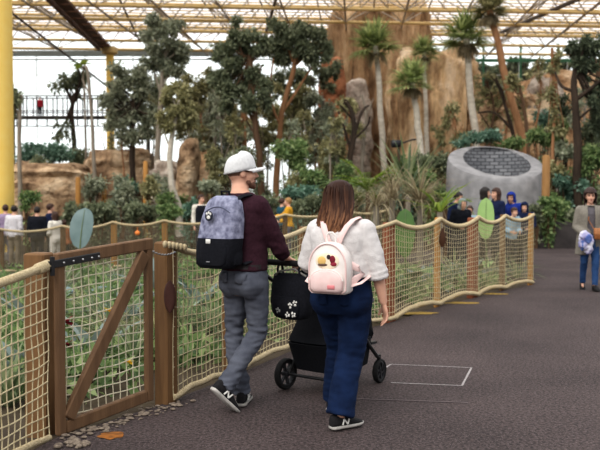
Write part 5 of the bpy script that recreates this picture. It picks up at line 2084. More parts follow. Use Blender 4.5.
for k in (-1, 1):
    mb = MB()
    pts = [V((k * .085, .075, .49)), V((k * .095, .13, .515)), V((k * .105, .20, .525)), V((k * .115, .285, .49)), V((k * .125, .355, .40)), V((k * .135, .37, .28)), V((k * .155, .31, .16)), V((k * .16, .2, .06)), V((k * .14, .10, .03))]
    mb.tube(pts, [(.032, .011)] * 5 + [(.025, .008)] * 4, 10, ref=(1, 0, 0)); mb.build('shoulder_strap', BLKFAB, bag)
    mb = MB(); mb.loft([[V((x + k * .148 - .02, y + .045, z)) for x, y in rrect(w, .045)] for z, w in ((.03, .012), (.05, .016), (.11, .018), (.135, .012))]); mb.build('side_pocket', BLKFAB, lo)

# ================= the woman in white
HW = 24
wb = V((.275, 5.55, 0))
F2, R2 = dirv(HW), rightv(HW)
pel = V((.285, 5.60, .91)); che = V((.265, 5.585, 1.235)); nec = V((.275, 5.60, 1.405))
Ww = dict(pelvis=pel, chest=che, neck=nec, skull=nec + V((.008, .03, .135)),
          shR=nec + R2 * .163 + V((0, 0, -.085)), shL=nec - R2 * .163 + V((0, 0, -.085)),
          elR=V((.505, 5.50, 1.085)), wrR=V((.555, 5.52, .845)),
          elL=V((.05, 5.70, 1.10)), wrL=V((.125, 5.99, 1.06)),
          hipR=pel + R2 * .095 + V((0, 0, -.04)), hipL=pel - R2 * .095 + V((0, 0, -.04)),
          knR=V((.345, 5.61, .48)), anR=V((.262, 5.50, .085)),
          knL=V((.285, 5.86, .50)), anL=V((.255, 5.96, .085)))
wom = Fig(wb, HW, 1.655, dict(hip=1.26, waist=1.32, chest=1.16, arm=1.15, leg=1.16, depth=1.0), W=Ww, J=dict(toeR=(.6, 1, 0), toeL=(.4, 1, 0)), head=(22, 4))
o = wom.body(SK_FAIR, .0075, dict(R=dict(nrm=(-.6, -.5, 0), curl=.3), L=dict(nrm=(0, .1, -1), curl=.6, thumb=.8)), True)
tag(o, 'woman walking away in a white blouse and dark blue jeans with long wavy brown hair', 'person')
wom.face()
BLOUSE = cloth('white_blouse', (204, 199, 197), (220, 216, 214), 30, .3, 120)
wom.top(BLOUSE, 1.065, .018, .66, (.070, .068, .058, .056, .05, .045), .0095, .0042, 'blouse', flare=.01, seed=5, roll=.015)
WJ = denim('dark_blue_denim', (13, 24, 48), (31, 52, 90))
wj = wom.trousers(WJ, (.100, .094, .078, .076, .078, .082), .008, 1.105, .97, .0095, .006, 'jeans', 7, .5)
mb = MB()
rows = []
for z in (1.07, 1.108):
    q = MB(); wom.torso(q, z, z + .001, .0155); rows.append([V(p) for p in q.v[:28]])
mb.loft(rows, False, False); mb.build('waistband', WJ, wj)
seat_patch(wom, .045, .125, .87, .955, WJ, wj, .020)
seat_patch(wom, -.125, -.045, .87, .955, WJ, wj, .020)
wom.shoe('R', logo='N'); wom.shoe('L', logo='N')
# hair: base volume and many wavy locks
def long_hair(f, m):
    """a curtain of hair around the skull, grooved into strands, with loose wavy locks over it"""
    s = f.s
    prof = [(.136, .006, .007, -.022), (.132, .030, .036, -.022), (.120, .054, .066, -.022), (.098, .074, .092, -.024), (.060, .088, .108, -.028), (.0, .098, .108, -.036),
            (-.06, .112, .102, -.052), (-.12, .125, .094, -.076), (-.17, .130, .082, -.100), (-.21, .124, .066, -.122), (-.25, .106, .048, -.142), (-.285, .074, .030, -.160)]
    zs = [p[0] for p in prof][::-1]
    def P(a, z, k=1.0):
        rx = np.interp(z, zs, [p[1] for p in prof][::-1]); ry = np.interp(z, zs, [p[2] for p in prof][::-1]); cy = np.interp(z, zs, [p[3] for p in prof][::-1])
        return V((rx * k * math.sin(a), cy - ry * k * math.cos(a), z))
    nu = 96
    Z = list(np.linspace(0, 1, 34))
    rings = []
    for t in Z:
        ring = []
        for i in range(nu):
            a = 2 * math.pi * i / nu
            zz = .136 - .40 * t ** 1.5
            tip = .05 * noise.noise(V((math.sin(a) * 5, math.cos(a) * 5, 2))) * max(0, t - .6) * 2.5
            w = a + .10 * max(0, t - .3) * math.sin(t * 13 + 3 * noise.noise(V((math.sin(a) * 2, math.cos(a) * 2, 7))))
            g = 1 + (.09 * noise.noise(V((math.sin(w) * 9, math.cos(w) * 9, t * 1.5))) + .09 * noise.noise(V((math.sin(w) * 22, math.cos(w) * 22, t * 2)))) * min(1, t * 3)
            g += .10 * max(0, t - .35) * math.sin(t * 15 + 4 * noise.noise(V((math.sin(a) * 2.5, math.cos(a) * 2.5, 1))))
            ring.append(P(w, max(-.285, zz + tip), g))
        rings.append(ring)
    mb = MB(); mb.loft(rings, True, False)
    keep = MB(); keep.v = [tuple(f.hp(*p)) for p in mb.v]
    for fc in mb.f:
        c = sum((V(mb.v[q]) for q in fc), V()) / len(fc)
        if not (c.y > .040 and c.z < .070 and abs(c.x) < .078) and not (c.y > .0 and c.z < -.10):
            keep.face(fc[::-1])
    o = keep.build('hair', m, f.root)
    sd = o.modifiers.new('t', 'SOLIDIFY'); sd.thickness = .014 * s; sd.offset = -1
    mb = MB()
    rnd = random.Random(3)
    for k in range(210):
        a0 = R(rnd.uniform(-128, 128))
        z0 = rnd.uniform(-.08, .10); z1 = rnd.uniform(-.285, -.19) + .05 * (abs(a0) > 1.6)
        n = 16; ph = rnd.random() * 6.3; fr = rnd.uniform(26, 44); am = rnd.uniform(.04, .17); kk = rnd.uniform(1.01, 1.07)
        pts, rad = [], []
        for q in range(n):
            t = q / (n - 1)
            z = z0 + (z1 - z0) * t
            g = max(0, (.04 - z)) * 4
            a = a0 * (1 - .12 * t) + am * g * math.sin(ph + fr * z)
            p = P(a, z, kk + .035 * g * math.cos(ph + fr * z))
            pts.append(f.hp(*p)); w_ = math.sin(math.pi * min(1, .06 + .94 * t) ** .9) ** .6
            rad.append((.0075 * w_ + .001, .0045 * w_ + .0008))
        mb.tube(pts, rad, 6)
    mb.build('locks', m, o)
    return o
def hair_gradient():
    m, nt, b = _new('ombre_hair')
    tc = nt.nodes.new('ShaderNodeTexCoord'); sx = nt.nodes.new('ShaderNodeSeparateXYZ'); nt.links.new(tc.outputs['Object'], sx.inputs[0])
    mr = nt.nodes.new('ShaderNodeMapRange'); mr.inputs[1].default_value = 1.28; mr.inputs[2].default_value = 1.62
    nt.links.new(sx.outputs[2], mr.inputs[0])
    n = nt.nodes.new('ShaderNodeTexNoise'); n.inputs['Scale'].default_value = 30
    g = nt.nodes.new('ShaderNodeNewGeometry')
    ad = nt.nodes.new('ShaderNodeMath'); ad.operation = 'MULTIPLY_ADD'; ad.inputs[1].default_value = -.6; ad.inputs[2].default_value = .3
    nt.links.new(g.outputs['Random Per Island'], ad.inputs[0])
    a2 = nt.nodes.new('ShaderNodeMath'); a2.operation = 'ADD'; nt.links.new(mr.outputs[0], a2.inputs[0]); nt.links.new(ad.outputs[0], a2.inputs[1])
    r = nt.nodes.new('ShaderNodeValToRGB')
    r.color_ramp.elements[0].color = lin((146, 104, 74)); r.color_ramp.elements[1].color = lin((52, 31, 23))
    e = r.color_ramp.elements.new(.5); e.color = lin((84, 54, 38))
    nt.links.new(a2.outputs[0], r.inputs[0]); nt.links.new(r.outputs[0], b.inputs['Base Color'])
    b.inputs['Roughness'].default_value = .55; b.inputs['Specular IOR Level'].default_value = .2
    return m
long_hair(wom, hair_gradient())

# ---- her small backpack
pk0 = V((che.x, che.y, .925)) - F2 * .205 + R2 * .018
pk = thing('mini_backpack', 'small white and pink domed backpack on the back of the woman in white', 'backpack', pk0, -R(HW))
PINK = cloth('pink_leather', (226, 196, 192), (236, 210, 206), 20, .05)
PWHT = cloth('cream_leather', (228, 220, 214), (240, 234, 230), 20, .05)
def dome(w, h, e=2.6, n=20):
    """outline of a dome-topped bag in x, z"""
    pts = []
    pts.append((-w + .02, 0)); pts.append((-w, .02))
    for i in range(n + 1):
        a = math.pi * (1 - i / n)
        pts.append((w * math.cos(a), h * .52 + h * .48 * math.sin(a)))
    pts.append((w, .02)); pts.append((w - .02, 0))
    return pts
def dome_solid(w, h, y0, y1, bev=.012, z0=0, x0=0):
    mb = MB()
    rings = []
    for y, k in ((y0, bev), (y0 + (bev if y1 > y0 else -bev), 0), (y1 - (bev if y1 > y0 else -bev), 0), (y1, bev)):
        o = dome(w - k, h - 2 * k)
        rings.append([V((x0 + x, y, z0 + z + k)) for x, z in o])
    mb.loft(rings)
    return mb
dome_solid(.135, .335, .065, -.055).build('bag_body', PWHT, pk)
mb = MB(); mb.tube([V((x, -.056, z + .01)) for x, z in dome(.127, .315)], .006, 6, closed=True); mb.tube([V((x, .058, z + .01)) for x, z in dome(.127, .315)], .006, 6, closed=True)
mb.build('piping', PINK, pk)
fp = dome_solid(.112, .15, -.05, -.092, .014, .012).build('front_pocket', PINK, pk)
mb = MB(); mb.tube([V((x, -.078, .012 + z)) for x, z in dome(.113, .15)][2:-2], .005, 6); mb.build('pocket_piping', PWHT, fp)
mb = MB(); mb.box((.04, -.094, .05), (.05, .005, .026), None, .002); mb.build('pink_label', mat('coral_label', (214, 130, 134), (226, 146, 148)), fp)
pm = MB(); pm.ellipsoid((0, -.057, .215), (.082, .007, .055), None, 24, 8); em = pm.build('applique', mat('cream_applique', (238, 224, 196), (246, 234, 212), 20, .7), pk)
for (x, z, rx, rz, c, nm) in ((-.035, .215, .030, .030, (226, 190, 120), 'golden'), (.038, .225, .020, .026, (128, 34, 52), 'burgundy'), (.045, .196, .022, .014, (150, 44, 64), 'crimson'),
                              (-.03, .190, .034, .010, (110, 88, 74), 'brown'), (.012, .240, .014, .016, (60, 44, 46), 'dark')):
    q = MB(); q.ellipsoid((x, -.063, z), (rx, .006, rz), None, 14, 6); q.build('applique_spot', mat(nm + '_applique', c), em)
mb = MB(); mb.tube([V((-.03, .02, .325)), V((-.03, .01, .375)), V((-.012, .005, .395)), V((.012, .005, .395)), V((.03, .01, .375)), V((.03, .02, .325))], .007, 8)
mb.build('carry_loop', PWHT, pk)
for k in (-1, 1):
    mb = MB()
    pts = [V((k * .030, .055, .315)), V((k * .052, .055, .37)), V((k * .082, .080, .435)), V((k * .105, .13, .475)), V((k * .118, .205, .49)), V((k * .125, .30, .44)), V((k * .15, .345, .33)), V((k * .19, .29, .19)), V((k * .205, .16, .10)), V((k * .19, .05, .07)), V((k * .125, .03, .05))]
    mb.tube(pts, [(.02, .006)] * 6 + [(.014, .005)] * 5, 10, ref=(1, 0, 0)); mb.build('shoulder_strap', PINK, pk)
mb = MB()
mb.tube([V((.12, .045, .19)), V((.165, .055, .165)), V((.195, .075, .13)), V((.16, .05, .10)), V((.125, .04, .06))], [(.022, .006)] * 5, 10, ref=(0, 0, 1)); mb.build('side_strap', PINK, pk)

# ================= the stroller
HS = 37
sb = V((.095, 6.52, 0))
st = thing('stroller', 'black pushchair with grey-black wheels between the man and the woman', 'stroller', sb, -R(HS))
SBLK = mat('black_frame', (20, 20, 22), (32, 32, 34), 20, .4, spec=.5)
RUB = mat('tyre_rubber', (24, 24, 25), (38, 37, 37), 60, .85, .3, 200)
SFAB = cloth('black_canvas', (20, 21, 25), (30, 31, 36))
def wheel(c, r, w, steer=0):
    c = V(c)
    ax = V((math.cos(steer), math.sin(steer), 0))
    mb = MB()
    prof = [(-w / 2, r * .80), (-w / 2, r * .93), (-w * .28, r * .99), (w * .28, r * .99), (w / 2, r * .93), (w / 2, r * .80)]
    mb.lathe(c, ax, prof + [(w * .3, r * .74), (-w * .3, r * .74), (-w / 2, r * .80)], 36, False)
    wh = mb.build('wheel', RUB, st)
    mb = MB()
    mb.lathe(c, ax, [(-w * .36, r * .68), (-w * .36, r * .78), (w * .36, r * .78), (w * .36, r * .68), (-w * .36, r * .68)], 36, False)
    mb.lathe(c, ax, [(-w * .55, .012), (-w * .5, .024), (w * .5, .024), (w * .55, .012)], 16)
    u = V((0, 0, 1)); v = ax.cross(u)
    for k in range(6):
        a = k * math.pi / 3 + .3
        d = u * math.cos(a) + v * math.sin(a)
        mb.bar(c + d * .02, c + d * r * .72, .018, .022, up=ax)
    mb.build('rim', mat('dark_rim', (44, 44, 47), (58, 58, 62), 20, .5), wh)
    return wh
for k in (-1, 1):
    wheel((k * .262, 0, .127), .127, .05)
    wheel((k * .215, .66, .10), .10, .045, .12)
    mb = MB(); mb.tube([(k * .23, 0, .127), (k * .235, .06, .20), (k * .24, .20, .42), (k * .24, .28, .56)], .016, 10); mb.build('rear_leg', SBLK, st)
    mb = MB(); mb.tube([(k * .24, .28, .56), (k * .235, .45, .36), (k * .225, .60, .235), (k * .218, .64, .215)], .016, 10); mb.build('front_leg', SBLK, st)
    mb = MB()
    mb.tube([(k * .218, .645, .24), (k * .217, .65, .17)], .017, 10)
    for q in (-.03, .03):
        mb.tube([(k * .217, .65, .19), (k * .216 + q, .655, .17), (k * .215 + q, .66, .10)], .008, 8)
    mb.build('fork', SBLK, st)
    mb = MB(); mb.lathe((k * .24 - .02, .28, .56), (1, 0, 0), [(0, .035), (.04, .035)], 18); mb.build('hinge', SBLK, st)
mb = MB(); mb.tube([(-.235, 0, .127), (.235, 0, .127)], .012, 10); mb.build('axle', SBLK, st)
mb = MB()
hp_ = [(-.24, .28, .56), (-.245, .08, .74), (-.255, -.12, .86), (-.268, -.25, .945), (-.268, -.31, 1.0), (-.245, -.335, 1.04), (-.18, -.34, 1.055), (.18, -.34, 1.055), (.245, -.335, 1.04), (.268, -.31, 1.0), (.268, -.25, .945), (.255, -.12, .86), (.245, .08, .74), (.24, .28, .56)]
mb.tube(hp_, .016, 12); mb.build('handlebar', SBLK, st)
mb = MB(); mb.tube(hp_[3:11], .0235, 12); mb.build('handle_grip', mat('grip_foam', (26, 24, 24), (40, 38, 38), 80, .9, .3, 200), st)
# shopping basket
def rr3(w, d, z, y, e=.4):
    return [V((x, y + q, z)) for x, q in rrect(w, d, 28, e)]
mb = MB(); mb.loft([rr3(.17, .24, .16, .30), rr3(.205, .29, .18, .28), rr3(.225, .34, .36, .26), rr3(.225, .35, .40, .25), rr3(.21, .335, .40, .25), rr3(.19, .27, .20, .28)], True, True)
mb.build('basket', SFAB, st)
# seat shell: reclined
mb = MB()
secs = []
for t in np.linspace(0, 1, 12):
    y = .62 - .66 * t
    z = .50 + .36 * max(0, t - .38) ** 1.25 / .62 ** 1.25 - .12 * max(0, .22 - t) / .22
    w = .17 + .02 * t
    d = .05 + .10 * math.sin(math.pi * min(1, t * .9 + .1)) 
    secs.append([V((-w, y, z + d)), V((-w - .012, y, z + d * .4)), V((-w * .9, y, z - .02)), V((0, y, z - .035)), V((w * .9, y, z - .02)), V((w + .012, y, z + d * .4)), V((w, y, z + d)), V((w - .02, y, z + d * .9)), V((w * .82, y, z + .01)), V((0, y, z)), V((-w * .82, y, z + .01)), V((-w + .02, y, z + d * .9))])
mb.loft(secs); mb.build('seat', SFAB, st)
# hood
mb = MB()
secs = []
for i in range(11):
    a = R(-20 + 125 * i / 10)
    ring = []
    for j in range(13):
        b = math.pi * j / 12
        r = .215
        x = r * math.cos(b)
        hh = .235 * math.sin(b)
        ring.append(V((x, .10 + math.sin(a) * hh * 1.25 + .0, .78 + math.cos(a) * hh)))
    secs.append(ring)
mb.loft(secs, closed=False)
hd = mb.build('hood', SFAB, st); sd = hd.modifiers.new('t', 'SOLIDIFY'); sd.thickness = .008
mb = MB()
for i in (0, 5, 10):
    mb.tube(secs[i], .007, 6)
mb.build('hood_rib', SBLK, hd)
mb = MB(); mb.tube([(-.2, .42, .60), (-.2, .58, .70), (-.12, .66, .73), (.12, .66, .73), (.2, .58, .70), (.2, .42, .60)], .013, 10); mb.build('bumper_bar', SBLK, st)
mb = MB(); mb.loft([rr3(.13, .07, .36, .64), rr3(.15, .05, .50, .62), rr3(.16, .03, .56, .60)], True, True); mb.build('leg_rest', SFAB, st)
mb = MB(); mb.bar((-.14, .70, .32), (.14, .70, .32), .09, .02); mb.build('footrest', SBLK, st, smooth=False)

mb = MB()
secs = []
for t in np.linspace(0, 1, 8):
    y = -.06 + .20 * t + .05 * math.sin(math.pi * t); z = .41 + .42 * t; w = .225 - .015 * t
    secs.append([V((-w, y + .10, z)), V((-w * .96, y + .03, z)), V((-w * .6, y, z)), V((0, y - .012, z)), V((w * .6, y, z)), V((w * .96, y + .03, z)), V((w, y + .10, z)), V((w * .9, y + .10, z)), V((0, y + .05, z)), V((-w * .9, y + .10, z))])
mb.loft(secs); mb.build('rear_panel', SFAB, st)
# changing bag hung on the handlebar
cb0 = sb + rightv(HS) * .03 + dirv(HS) * -.30 + V((0, 0, .63))
cb = thing('changing_bag', 'black bag with white flower print hanging from the pushchair handle', 'bag', cb0, -R(HS))
FLW = None
mb = MB(); mb.loft([[V((x, y, z)) for x, y in rrect(w, d, 32, .6)] for z, w, d in ((0, .09, .04), (.012, .135, .062), (.05, .165, .074), (.13, .18, .078), (.26, .172, .064), (.33, .160, .042), (.345, .14, .03))])
bb = mb.build('bag_body', BLKFAB, cb)
mb = MB(); mb.loft([[V((x, y - .062, z)) for x, y in rrect(w, d, 28, .4)] for z, w, d in ((.03, .095, .018), (.05, .12, .03), (.13, .13, .03), (.175, .115, .02))]); pk2 = mb.build('front_pocket', BLKFAB, cb)
rnd = random.Random(9)
for (x, z) in ((.055, .115), (.085, .05), (.03, .045), (-.06, .07), (.10, .135)):
    mb = MB()
    for k in range(5):
        a = k * 1.257 + rnd.random()
        mb.ellipsoid((x + .014 * math.cos(a), -.0935, z + .014 * math.sin(a)), (.010, .003, .008), Matrix.Rotation(-a, 3, 'Y'), 8, 5)
    mb.build('flower_print', WHITE_M if x > 0 else mat('grey_print', (150, 152, 148)), pk2)
for k in (-1, 1):
    mb = MB(); mb.tube([(k * .10, -.03, .30), (k * .10, -.045, .38), (k * .10, -.02, .432), (k * .10, .008, .40), (k * .10, .02, .35), (k * .10, .025, .30)], [(.012, .004)] * 6, 8, ref=(1, 0, 0)); mb.build('hanging_strap', BLKFAB, cb)
mb = MB(); mb.tube([(-.15, -.02, .31), (-.08, -.05, .36), (.06, -.05, .385), (.15, -.02, .33)], .008, 8); mb.build('carry_strap', mat('grey_web', (110, 108, 104), (136, 132, 126)), cb)

# ================= the woman walking towards the camera
HF = 188
p = ground(589, 290)
fb = V((p.x, p.y, 0))
fw = Fig(fb, HF, 1.67, dict(hip=1.03, chest=.98, leg=.98),
         J=dict(elR=(.235, -.02, 1.10), wrR=(.13, .16, .985), elL=(-.235, -.02, 1.10), wrL=(-.15, .17, 1.0), shR=(.17, 0, 1.40), shL=(-.17, 0, 1.40),
                knR=(.09, .03, .50), anR=(.085, -.16, .10), knL=(-.08, .12, .50), anL=(-.07, .14, .085), toeR=(.1, 1, 0), toeL=(-.1, 1, 0)), head=(4, -2))
o = fw.body(SK_FAIR, .009, dict(R=dict(curl=.6, nrm=(-.6, 0, -.8)), L=dict(curl=.6, nrm=(.6, 0, -.8))), True)
tag(o, 'woman in an open grey-green coat and blue jeans walking towards us at right', 'person')
fw.face(); fw.hair(mat('dark_brown_hair', (44, 30, 26), (72, 50, 42), 40, .5, .5, 90), 'bob', 4, 1.36)
fw.top(cloth('grey_sweater', (92, 88, 92), (112, 108, 112)), .93, .010, .95, (.052, .048, .04, .04, .034, .03), .012, .004, 'sweater')
COAT = cloth('grey_green_coat', (122, 117, 108), (148, 142, 132))
def open_coat(f, m, zhem=.62):
    mb = MB()
    f.torso(mb, .80, 1.48, .038)
    for n in 'RL':
        f.arm(mb, n, (.072, .068, .060, .058, .052, .048), .006, .96)
    rows = []
    for z, k in ((zhem, 1.18), (.75, 1.12), (.9, 1.05)):
        rows.append([V((.21 * k * f.s * math.cos(g), -.01 + .155 * k * f.s * math.sin(g), z * f.s)) for g in [2 * math.pi * i / 28 for i in range(28)]])
    mb.loft(rows)
    b = fuse(mb, .013, 3, lambda v: .008 * noise.noise(V((v.x * 8, v.y * 8, v.z * 5))))
    keep = MB(); keep.v = b.v
    for fc in b.f:
        c = sum((V(b.v[i]) for i in fc), V()) / len(fc)
        op = .055 + .03 * (1.4 - c.z) 
        if c.y > .03 and abs(c.x) < op and c.z < 1.47 * f.s and not any((c - f.J['wr' + n]).length < .12 or (c - f.J['el' + n].lerp(f.J['wr' + n], .5)).length < .09 for n in 'RL'):
            continue
        if abs(c.z - zhem * f.s) < .02 and math.hypot(c.x, c.y) < .16:
            continue
        keep.face(fc)
    o = keep.build('coat', m, f.root)
    sd = o.modifiers.new('t', 'SOLIDIFY'); sd.thickness = .010; sd.offset = -1
    mb = MB()
    mb.tube([f.J['neck'] + V((math.cos(g) * .085, math.sin(g) * .075 - .01, .0 - .05 * max(0, math.sin(g)))) for g in [R(110 + 320 * i / 14) for i in range(15)]], [(.035, .014)] * 15, 8, ref=(0, 0, 1))
    mb.build('collar', m, o)
    return o
open_coat(fw, COAT)
fw.trousers(denim('mid_blue_denim', (34, 62, 104), (62, 92, 136)), (.088, .080, .058, .052, .046, .044), .008, 1.0, .96, .012, .004, 'jeans', 3)
fw.shoe('R', pitch=.35, sole=mat('dark_sole', (30, 28, 28)), lace=False, name='ankle_boot'); fw.shoe('L', sole=mat('dark_sole', (30, 28, 28)), lace=False, name='ankle_boot')
def wpt(f, l):
    c, s = math.cos(f.h), math.sin(f.h)
    return f.base + V((l.x * c + l.y * s, -l.x * s + l.y * c, l.z))
hr = wpt(fw, fw.J['wrR'] + V((-.01, .10, -.02)))
bt = thing('bundled_jacket', 'white and violet bundled cloth held by the woman in the grey-green coat', 'clothing', hr - V((0, 0, .2)))
mb = MB()
mb.ellipsoid((0, -.03, .10), (.13, .09, .16), None, 22, 14); mb.ellipsoid((-.03, -.04, .20), (.09, .08, .08), None, 18, 12); mb.ellipsoid((.04, -.03, .0), (.08, .07, .10), None, 18, 12)
fuse(mb, .012, 2, lambda v: .02 * noise.noise(v * 14) + .014 * noise.noise(v * 30)).build('folded_cloth', mat('white_violet_cloth', (120, 118, 176), (226, 224, 232), 7, .9, contrast=.3), bt)
mb = MB(); mb.ellipsoid((.01, -.11, .15), (.06, .03, .08), None, 18, 10); mb.ellipsoid((-.07, -.06, .05), (.03, .05, .10), None, 14, 10)
fuse(mb, .010, 2, lambda v: .012 * noise.noise(v * 22)).build('blue_lining', mat('blue_lining', (74, 96, 156), (110, 130, 186), 14, .9), bt)
hb = wpt(fw, V((-.14, .27, .955)))
hbg = thing('shoulder_bag', 'small tan leather bag carried at the waist by the woman in the grey-green coat', 'bag', hb - V((0, 0, .1)), -fw.h)
mb = MB(); mb.loft([[V((x, y, z)) for x, y in rrect(w, d, 28, .5)] for z, w, d in ((0, .10, .03), (.015, .12, .045), (.12, .125, .045), (.17, .115, .03), (.18, .10, .02))])
TANL = mat('tan_leather', (142, 90, 52), (168, 112, 70), 20, .5)
mb.build('bag_body', TANL, hbg)
mb = MB(); mb.loft([[V((x, y, z)) for x, y in rrect(.128, d, 28, .5)] for z, d in ((.085, .052), (.17, .046), (.188, .028))]); mb.build('flap', mat('tan_leather_flap', (150, 98, 58), (176, 120, 76), 20, .5), hbg)
mb = MB(); mb.tube([(.12, 0, .16), (.19, -.12, .32), (.16, -.22, .47), (.06, -.30, .52)], [(.012, .004)] * 4, 8); mb.build('strap', TANL, hbg)

# ================= visitors far behind
def visitor(px, Y, ytop, heading, label, topc, legc, hairm=HAIR_DRK, hair='short', pose='hang', H=None, gz=None, kids=False, sleeve=.96, vest=None, hood=None, hat=None, headyaw=0, group=None, wide=1.0, skinm=SK_FAIR, face=False):
    x = (px - 300) / FOC * Y
    g = soil(x, Y) if gz is None else gz
    if inside(x, Y, PATH_EDGE): g = 0
    b = V((x, Y, g))
    H = H or (at(px, ytop, Y).z - g)
    J = {}
    if pose == 'rail':
        J = dict(elR=(.24, .02, 1.12), elL=(-.24, .02, 1.12), wrR=(.14, .22, 1.06), wrL=(-.14, .22, 1.06), chest=(0, .05, 1.29), neck=(0, .10, 1.46), skull=(0, .16, 1.59), shR=(.18, .06, 1.40), shL=(-.18, .06, 1.40))
    elif pose == 'reach':
        J = dict(elR=(.21, .20, 1.22), wrR=(.16, .42, 1.20), elL=(-.22, .06, 1.12), wrL=(-.18, .25, 1.05))
    elif pose == 'hold':
        J = dict(elR=(.235, .0, 1.12), elL=(-.235, .0, 1.12), wrR=(.08, .20, 1.08), wrL=(-.08, .20, 1.05))
    f = Fig(b, heading, H, dict(chest=wide, waist=wide, hip=wide), J=J, head=(headyaw, -6 if pose == 'rail' else 0))
    o = f.body(skinm, .013)
    tag(o, label, 'person', group)
    if hair:
        f.hair(hairm, hair, px, 1.06 if hair == 'short' else 1.1)
    if face:
        f.face()
    f.top(topc, .86, .022, sleeve, (.068, .064, .054, .052, .046, .042), .015, .006, 'jacket', seed=px)
    f.trousers(legc, (.094, .088, .066, .062, .056, .054), .008, .98, .97, .015, .005, 'trousers', seed=px)
    for n in 'RL':
        f.shoe(n, lace=False)
    if vest:
        mb = MB(); f.torso(mb, .90, 1.46, .034); fuse(mb, .016, 2).build('vest', vest, f.root)
    if hood:
        mb = MB(); E = lambda c, r: mb.ellipsoid(f.hp(*c), tuple(q * f.s for q in r), f.HM(), 18, 12)
        E((0, -.025, .03), (.105, .125, .12)); E((0, -.06, -.08), (.11, .09, .09))
        bm_ = fuse(mb, .014, 2); M = f.HM().transposed(); keep = MB(); keep.v = bm_.v
        for fc in bm_.f:
            c = M @ (sum((V(bm_.v[i]) for i in fc), V()) / len(fc) - f.J['skull']) / f.s
            if not (c.y > .035 and abs(c.x) < .075 and c.z < .085): keep.face(fc)
        q = keep.build('hood', hood, f.root); sd = q.modifiers.new('t', 'SOLIDIFY'); sd.thickness = .012
    if hat:
        mb = MB(); mb.ellipsoid(f.hp(0, -.015, .065), (.092 * f.s, .108 * f.s, .085 * f.s), f.HM(), 18, 10); mb.tube([f.hp(.094 * math.cos(g), -.015 + .11 * math.sin(g), .04) for g in [2 * math.pi * i / 20 for i in range(20)]], .018 * f.s, 8, closed=True)
        mb.build('hat', hat, f.root)
    return f
C_WHT = cloth('white_shirt', (206, 202, 206), (222, 218, 220)); C_LIL = cloth('lilac_top', (150, 132, 158), (172, 154, 178)); C_BLK = cloth('black_jacket', (24, 26, 34), (36, 38, 46))
C_NVY = cloth('navy_jacket', (22, 30, 56), (36, 46, 78)); C_CRM = cloth('cream_coat', (214, 208, 196), (230, 224, 214)); C_ORB = cloth('rust_jacket', (150, 92, 58), (176, 114, 76))
C_YEL = cloth('yellow_jacket', (206, 150, 38), (226, 172, 58)); C_TEA = cloth('teal_jacket', (36, 72, 84), (54, 92, 104)); C_GRY = cloth('grey_trousers', (94, 90, 98), (116, 112, 120))
C_KHA = cloth('khaki_trousers', (118, 106, 90), (140, 128, 110)); C_DKT = cloth('dark_trousers', (36, 36, 42), (52, 52, 58)); C_LBL = cloth('light_blue_coat', (140, 164, 178), (168, 190, 200))
C_GHD = cloth('grey_hood', (120, 130, 134), (144, 154, 156)); C_ROY = cloth('royal_blue_hood', (28, 48, 128), (44, 66, 150)); C_RED = cloth('red_jacket', (168, 36, 52), (190, 52, 66))
visitor(14, 23.2, 206, 8, 'distant visitor in a white shirt seen from behind beside the thick yellow column', C_WHT, C_KHA)
visitor(5.5, 24.2, 205, -20, 'distant visitor in lilac at the far left, half behind the thick yellow column', C_LIL, C_GRY, HAIR_BRN)
visitor(37, 23.0, 207, -10, 'distant visitor in a black jacket, left of the one in navy', C_BLK, C_DKT, wide=1.15)
visitor(50, 23.6, 204, 60, 'distant visitor in a navy jacket right of the one in black', C_NVY, C_DKT, HAIR_BRN)
visitor(55, 22.3, 212, -60, 'distant visitor in a cream coat in front of the one in navy', C_CRM, C_CRM, HAIR_BRN, 'long', 'hold', sleeve=.96)
visitor(64, 22.5, 220, -40, 'small distant child in a rust-coloured jacket beside the cream coat', C_ORB, C_DKT, HAIR_BRN)
visitor(201, 22.4, 195, 150, 'distant visitor in a black vest with white sleeves left of the backpack', C_CRM, C_DKT, HAIR_BRN, vest=C_BLK, headyaw=-20, face=True)
visitor(288.5, 22.0, 198, -85, 'distant visitor in a yellow jacket reaching left, right of the man in the cap', C_YEL, C_GRY, HAIR_BLD, 'short', 'reach')
visitor(282, 22.8, 198.5, 60, 'distant visitor in teal beside the one in the yellow jacket', C_TEA, C_DKT, HAIR_BRN, 'short', 'hold')
visitor(452, 18.6, 190.5, 120, 'dark-haired visitor in navy, leftmost in front of the stone basin', C_NVY, C_DKT, HAIR_DRK, 'short', 'rail', face=True)
visitor(460, 17.4, 197.5, 165, 'child in a black coat with a pale grey hood in front of the stone basin', C_BLK, C_DKT, None, None, 'rail', hood=C_GHD)
visitor(470, 18.1, 206, 200, 'small child in a light blue coat beside the pale grey hood', C_LBL, C_DKT, HAIR_BRN, 'short', 'hold')
visitor(484.5, 18.2, 188, 90, 'dark-haired visitor in a white-collared jacket behind the light green leaf', C_GHD, C_DKT, HAIR_DRK, 'bob', 'hold')
visitor(496.5, 17.8, 188.5, -110, 'brown-haired visitor in a navy coat facing left before the stone basin', C_NVY, C_DKT, HAIR_BRN, 'bob', 'hold', face=True)
visitor(511, 17.4, 206, 160, 'child in a pale blue coat in front of the one in royal blue', C_LBL, C_DKT, HAIR_BRN, 'short', 'rail')
visitor(516, 18.4, 191, -120, 'visitor in a royal blue hooded jacket before the stone basin', C_ROY, C_DKT, HAIR_BRN, 'short', 'rail', hood=C_ROY, skinm=SK_TAN, face=True, headyaw=-30)
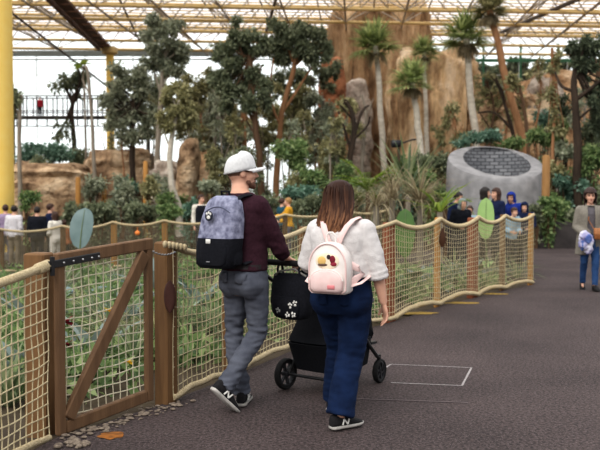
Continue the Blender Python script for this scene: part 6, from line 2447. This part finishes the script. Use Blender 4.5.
visitor(525, 18.0, 201, 200, 'child in a dark navy coat, rightmost in front of the stone basin', C_NVY, C_DKT, HAIR_DRK, 'short', 'rail', hood=C_NVY)
visitor(41, 50, 97, 190, 'tiny distant child in red standing on the footbridge', C_RED, C_DKT, HAIR_DRK, gz=at(41, 116, 50).z - .04)
# ------------------------------------------------------------------ light
w = bpy.data.worlds.new('world'); SC.world = w
w.use_nodes = True
nt = w.node_tree
bg = nt.nodes['Background']
tc = nt.nodes.new('ShaderNodeTexCoord')
sx = nt.nodes.new('ShaderNodeSeparateXYZ')
nt.links.new(tc.outputs['Generated'], sx.inputs[0])
r = nt.nodes.new('ShaderNodeValToRGB')
mr = nt.nodes.new('ShaderNodeMapRange'); mr.inputs[1].default_value = -1; mr.inputs[2].default_value = 1
nt.links.new(sx.outputs[2], mr.inputs[0]); nt.links.new(mr.outputs[0], r.inputs[0])
r.color_ramp.elements[0].position = .46; r.color_ramp.elements[0].color = (.36, .34, .32, 1)
r.color_ramp.elements[1].position = .53; r.color_ramp.elements[1].color = (1.6, 1.62, 1.65, 1)
# the hall behind the viewer is darker than the glass end
m2 = nt.nodes.new('ShaderNodeMapRange'); m2.inputs[1].default_value = -.7; m2.inputs[2].default_value = .5; m2.inputs[3].default_value = .5; m2.inputs[4].default_value = 1.0
nt.links.new(sx.outputs[1], m2.inputs[0])
mx = nt.nodes.new('ShaderNodeMix'); mx.data_type = 'RGBA'; mx.blend_type = 'MULTIPLY'; mx.inputs[0].default_value = 1
nt.links.new(r.outputs[0], mx.inputs[6]); nt.links.new(m2.outputs[0], mx.inputs[7])
nt.links.new(mx.outputs[2], bg.inputs[0])
bg.inputs[1].default_value = .92
sd_ = bpy.data.lights.new('sun', 'SUN')
sd_.energy = 2.2; sd_.angle = R(40); sd_.color = (1, .97, .93)
so = bpy.data.objects.new('sun', sd_); COL.objects.link(so)
so.rotation_euler = (R(40), R(-22), 0)
SC.view_settings.exposure = 0.2
SC.view_settings.gamma = 0.88
